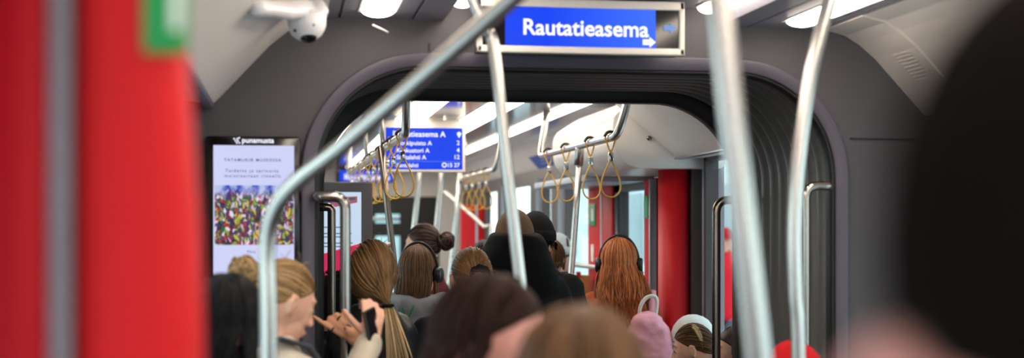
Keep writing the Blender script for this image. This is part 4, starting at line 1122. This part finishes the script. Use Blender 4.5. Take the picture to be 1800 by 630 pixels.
# pale tail lengths of the ponytail
rng = random.Random(9); tl = MB()
for q in range(150):
    o = V((rng.gauss(0, .012), rng.gauss(0, .008), 0)); l = .245 * rng.uniform(.75, 1.05); T = V((.047, -.112, -.105)); pts = []
    for i in range(12):
        t = i / 11; pts.append(T + V((o.x * (.5 + 1.2 * t) + .032 * t, o.y * (.5 + t) - .055 * (1 - (1 - t) ** 2), -l * t)))
    tl.tube(pts, taper(12, .0042 * rng.uniform(.6, 1.2)), 5)
head_child(p, tl, 'ponytail', 'hair_ash', p['hair'])

# ---- rings and tattoos on the pole hand
p = PEOPLE['ponytail']; tips, th = p['hands']['L']
def ring_on(a, b, k, r, name='ring'):
    c = a.lerp(b, k); d = (b - a).normalized(); u = d.orthogonal().normalized(); w = d.cross(u)
    MB().tube([c + (u * cos(x) + w * sin(x)) * r for x in [2 * pi * i / 20 for i in range(20)]], .0028, 6, closed=True).build(name, 'dark', p['root'])
wl = p['W'].inverted() @ P(638, 600, 4.38); bk = -(p['W'].inverted().to_3x3() @ V((.15, 1, .1))).normalized()
for i_, pts_ in enumerate((((.45, 0, .3), (.6, 0, .6), (.72, 1, .2), (.86, 1, .5)), ((.4, 1, .6), (.55, 2, .2), (.7, 2, .6), (.9, 2, .3)), ((.5, 1, .1), (.62, 1, .8), (.56, 2, .5), (.46, 2, .1)))):
    tp = []
    for u_, k_, w_ in pts_:
        a_ = tips[k_][0].lerp(tips[k_ + 1][0], w_); tp.append(wl.lerp(a_, u_) + bk * .0122)
    MB().tube(spline(tp, 6), .0019, 6).build('tattoo', 'ink', p['root'])
ring_on(tips[0][0], tips[0][1], .35, .0098); ring_on(tips[2][0], tips[2][1], .5, .0092)
# ---- hoodie lettering (green, curved on the back)
p = PEOPLE['hoodie']
mat('print_green', '2f8f6a', .8, var=.1)
def letter(strokes, ox, oz):
    mb = MB()
    for s_ in strokes:
        pts = []
        for i in range(len(s_) - 1):
            for k in range(5):
                a, b = s_[i], s_[i + 1]; x = a[0] + (b[0] - a[0]) * k / 4; z = a[1] + (b[1] - a[1]) * k / 4
                pts.append(V((ox + x, 0, oz + z)))
        mb.tube(pts, .0042, 6)
    return mb
lm = MB()
for m_ in (letter([[(0, 0), (0, .06)], [(0, .06), (.03, .05), (.036, .03), (.03, .01), (0, 0)]], -.115, 1.355), letter([[(0, .065), (.018, 0), (.05, .075)]], -.07, 1.362)): lm.add(m_.v, m_.f)
# drape the letters onto the jacket back
from mathutils.bvhtree import BVHTree
def drape(mbx, target, name, m, parent, off=.002):
    bv = BVHTree.FromPolygons([v.co.copy() for v in target.data.vertices], [tuple(f.vertices) for f in target.data.polygons])
    out = []
    for v in mbx.v:
        h = bv.ray_cast(V((v[0], -1, v[2])), V((0, 1, 0)))
        y = h[0].y if h[0] is not None else -.15
        out.append(V((v[0], y + v[1] * .25 - off, v[2])))
    mbx.v = out; return mbx.build(name, m, parent)
drape(lm, p['jacket'], 'lettering', 'print_green', p['jacket'])

# ---- phone held by the blond woman
a = P(657, 590, 4.10)
t = thing('phone', 'black phone held upright in the hand of the blond woman', 'phone')
t.location = a; t.rotation_euler = (radians(-8), radians(-10), radians(62))
MB().box((-.038, -.0045, -.088), (.038, .0045, .078), .004).build('case', 'dark', t)
MB().box((-.034, -.0052, -.073), (.034, -.0046, .073)).build('screen', 'bezel', t)
# ---- grey backpack strap / bag of blond woman
p = PEOPLE['phone']; mb = MB()
jk = p['jacket']
# backpack worn by the blond woman
t = bpy.data.objects.new('backpack', None); COL.objects.link(t); t.matrix_world = p['W']; tag(t, 'light grey backpack with dark straps worn by the blond woman', 'backpack')
mb = MB(); rr = []
for y, k in ((-.15, .9), (-.165, 1.0), (-.22, 1.0), (-.26, .9), (-.275, .7)):
    rr.append([V((.14 * k * (abs(cos(a)) ** .6) * (1 if cos(a) > 0 else -1), y, 1.18 + .21 * k * (abs(sin(a)) ** .6) * (1 if sin(a) > 0 else -1))) for a in [2 * pi * i / 32 for i in range(32)]])
mb.loft(rr); mb.build('bag_body', 'grey_wool', t)
for sg in (-1, 1):
    mb = MB(); mb.tube([V((sg * .09, -.15, 1.36)), V((sg * .10, -.10, 1.452)), V((sg * .105, -.02, 1.475)), V((sg * .11, .07, 1.445)), V((sg * .115, .135, 1.36)), V((sg * .12, .14, 1.2))], [.02] * 6, 10, flat=.3); mb.build('shoulder_strap', 'charcoal', t)

# ---- pink backpack of the red-haired person
p = PEOPLE['redhead']
t = bpy.data.objects.new('backpack', None); COL.objects.link(t); t.matrix_world = p['W']; tag(t, 'pink backpack with white top handle on the red-haired person', 'backpack')
mb = MB(); rr = []
for y, k in ((-.155, .92), (-.17, 1.0), (-.22, 1.0), (-.26, .93), (-.28, .78), (-.287, .5)):
    rr.append([V((.145 - .012 * sin(a) + .125 * k * (abs(cos(a)) ** .8) * (1 if cos(a) > 0 else -1) * (1.02 - .40 * sin(a)), y, 1.15 + .205 * k * (abs(sin(a)) ** .65) * (1 if sin(a) > 0 else -1))) for a in [2 * pi * i / 36 for i in range(36)]])
mb.loft(rr); mb.remesh('bag_body', 'pink_cloth', .011, t, smooth=3, disp=.010, dscale=12)
MB().tube(spline([V((.10, -.19, 1.32)), V((.105, -.20, 1.37)), V((.13, -.205, 1.412)), V((.165, -.205, 1.425)), V((.185, -.20, 1.405)), V((.18, -.19, 1.33))], 5), .0092, 10).build('top_handle', 'white_wool', t)
for x in (.10, .165):
    MB().tube([V((x, -.155, 1.27)), V((x, -.10, 1.35)), V((x, -.06, 1.408)), V((x, -.005, 1.440)), V((x, .055, 1.41)), V((x, .135, 1.33)), V((x + .01, .14, 1.15))], [.02] * 7, 10, flat=.3).build('shoulder_strap', 'pink_cloth', t)
# ------------------------------------------------------------------ light and camera
w = bpy.data.worlds.new('World'); S.world = w; w.use_nodes = True
nt = w.node_tree; bg = nt.nodes['Background']; bg.inputs['Strength'].default_value = 4.5
tc = nt.nodes.new('ShaderNodeTexCoord'); sx = nt.nodes.new('ShaderNodeSeparateXYZ'); nt.links.new(tc.outputs['Generated'], sx.inputs[0])
cr = nt.nodes.new('ShaderNodeValToRGB'); cr.color_ramp.elements[0].position = .45; cr.color_ramp.elements[0].color = lin('c8d2d4'); cr.color_ramp.elements[1].position = 1; cr.color_ramp.elements[1].color = lin('b8d0e8')
nt.links.new(sx.outputs['Z'], cr.inputs[0]); nt.links.new(cr.outputs[0], bg.inputs['Color'])
cd = bpy.data.cameras.new('Camera'); cam = bpy.data.objects.new('Camera', cd); COL.objects.link(cam); S.camera = cam
cam.location = (0, 0, ZC); cam.rotation_euler = (radians(90), 0, -YAW)
cd.sensor_width = 36; cd.lens = 50; cd.sensor_fit = 'HORIZONTAL'
cd.shift_y = (CY - 315) / 1800
cd.clip_start = .05; cd.clip_end = 200
cd.dof.use_dof = True; cd.dof.focus_distance = 5.8; cd.dof.aperture_fstop = 1.8
S.view_settings.view_transform = 'Standard'; S.view_settings.look = 'None'; S.view_settings.gamma = 1; S.view_settings.exposure = 0
S.view_settings.use_curve_mapping = False
S.cycles.use_denoising = True
S.cycles.max_bounces = 8; S.cycles.transparent_max_bounces = 16
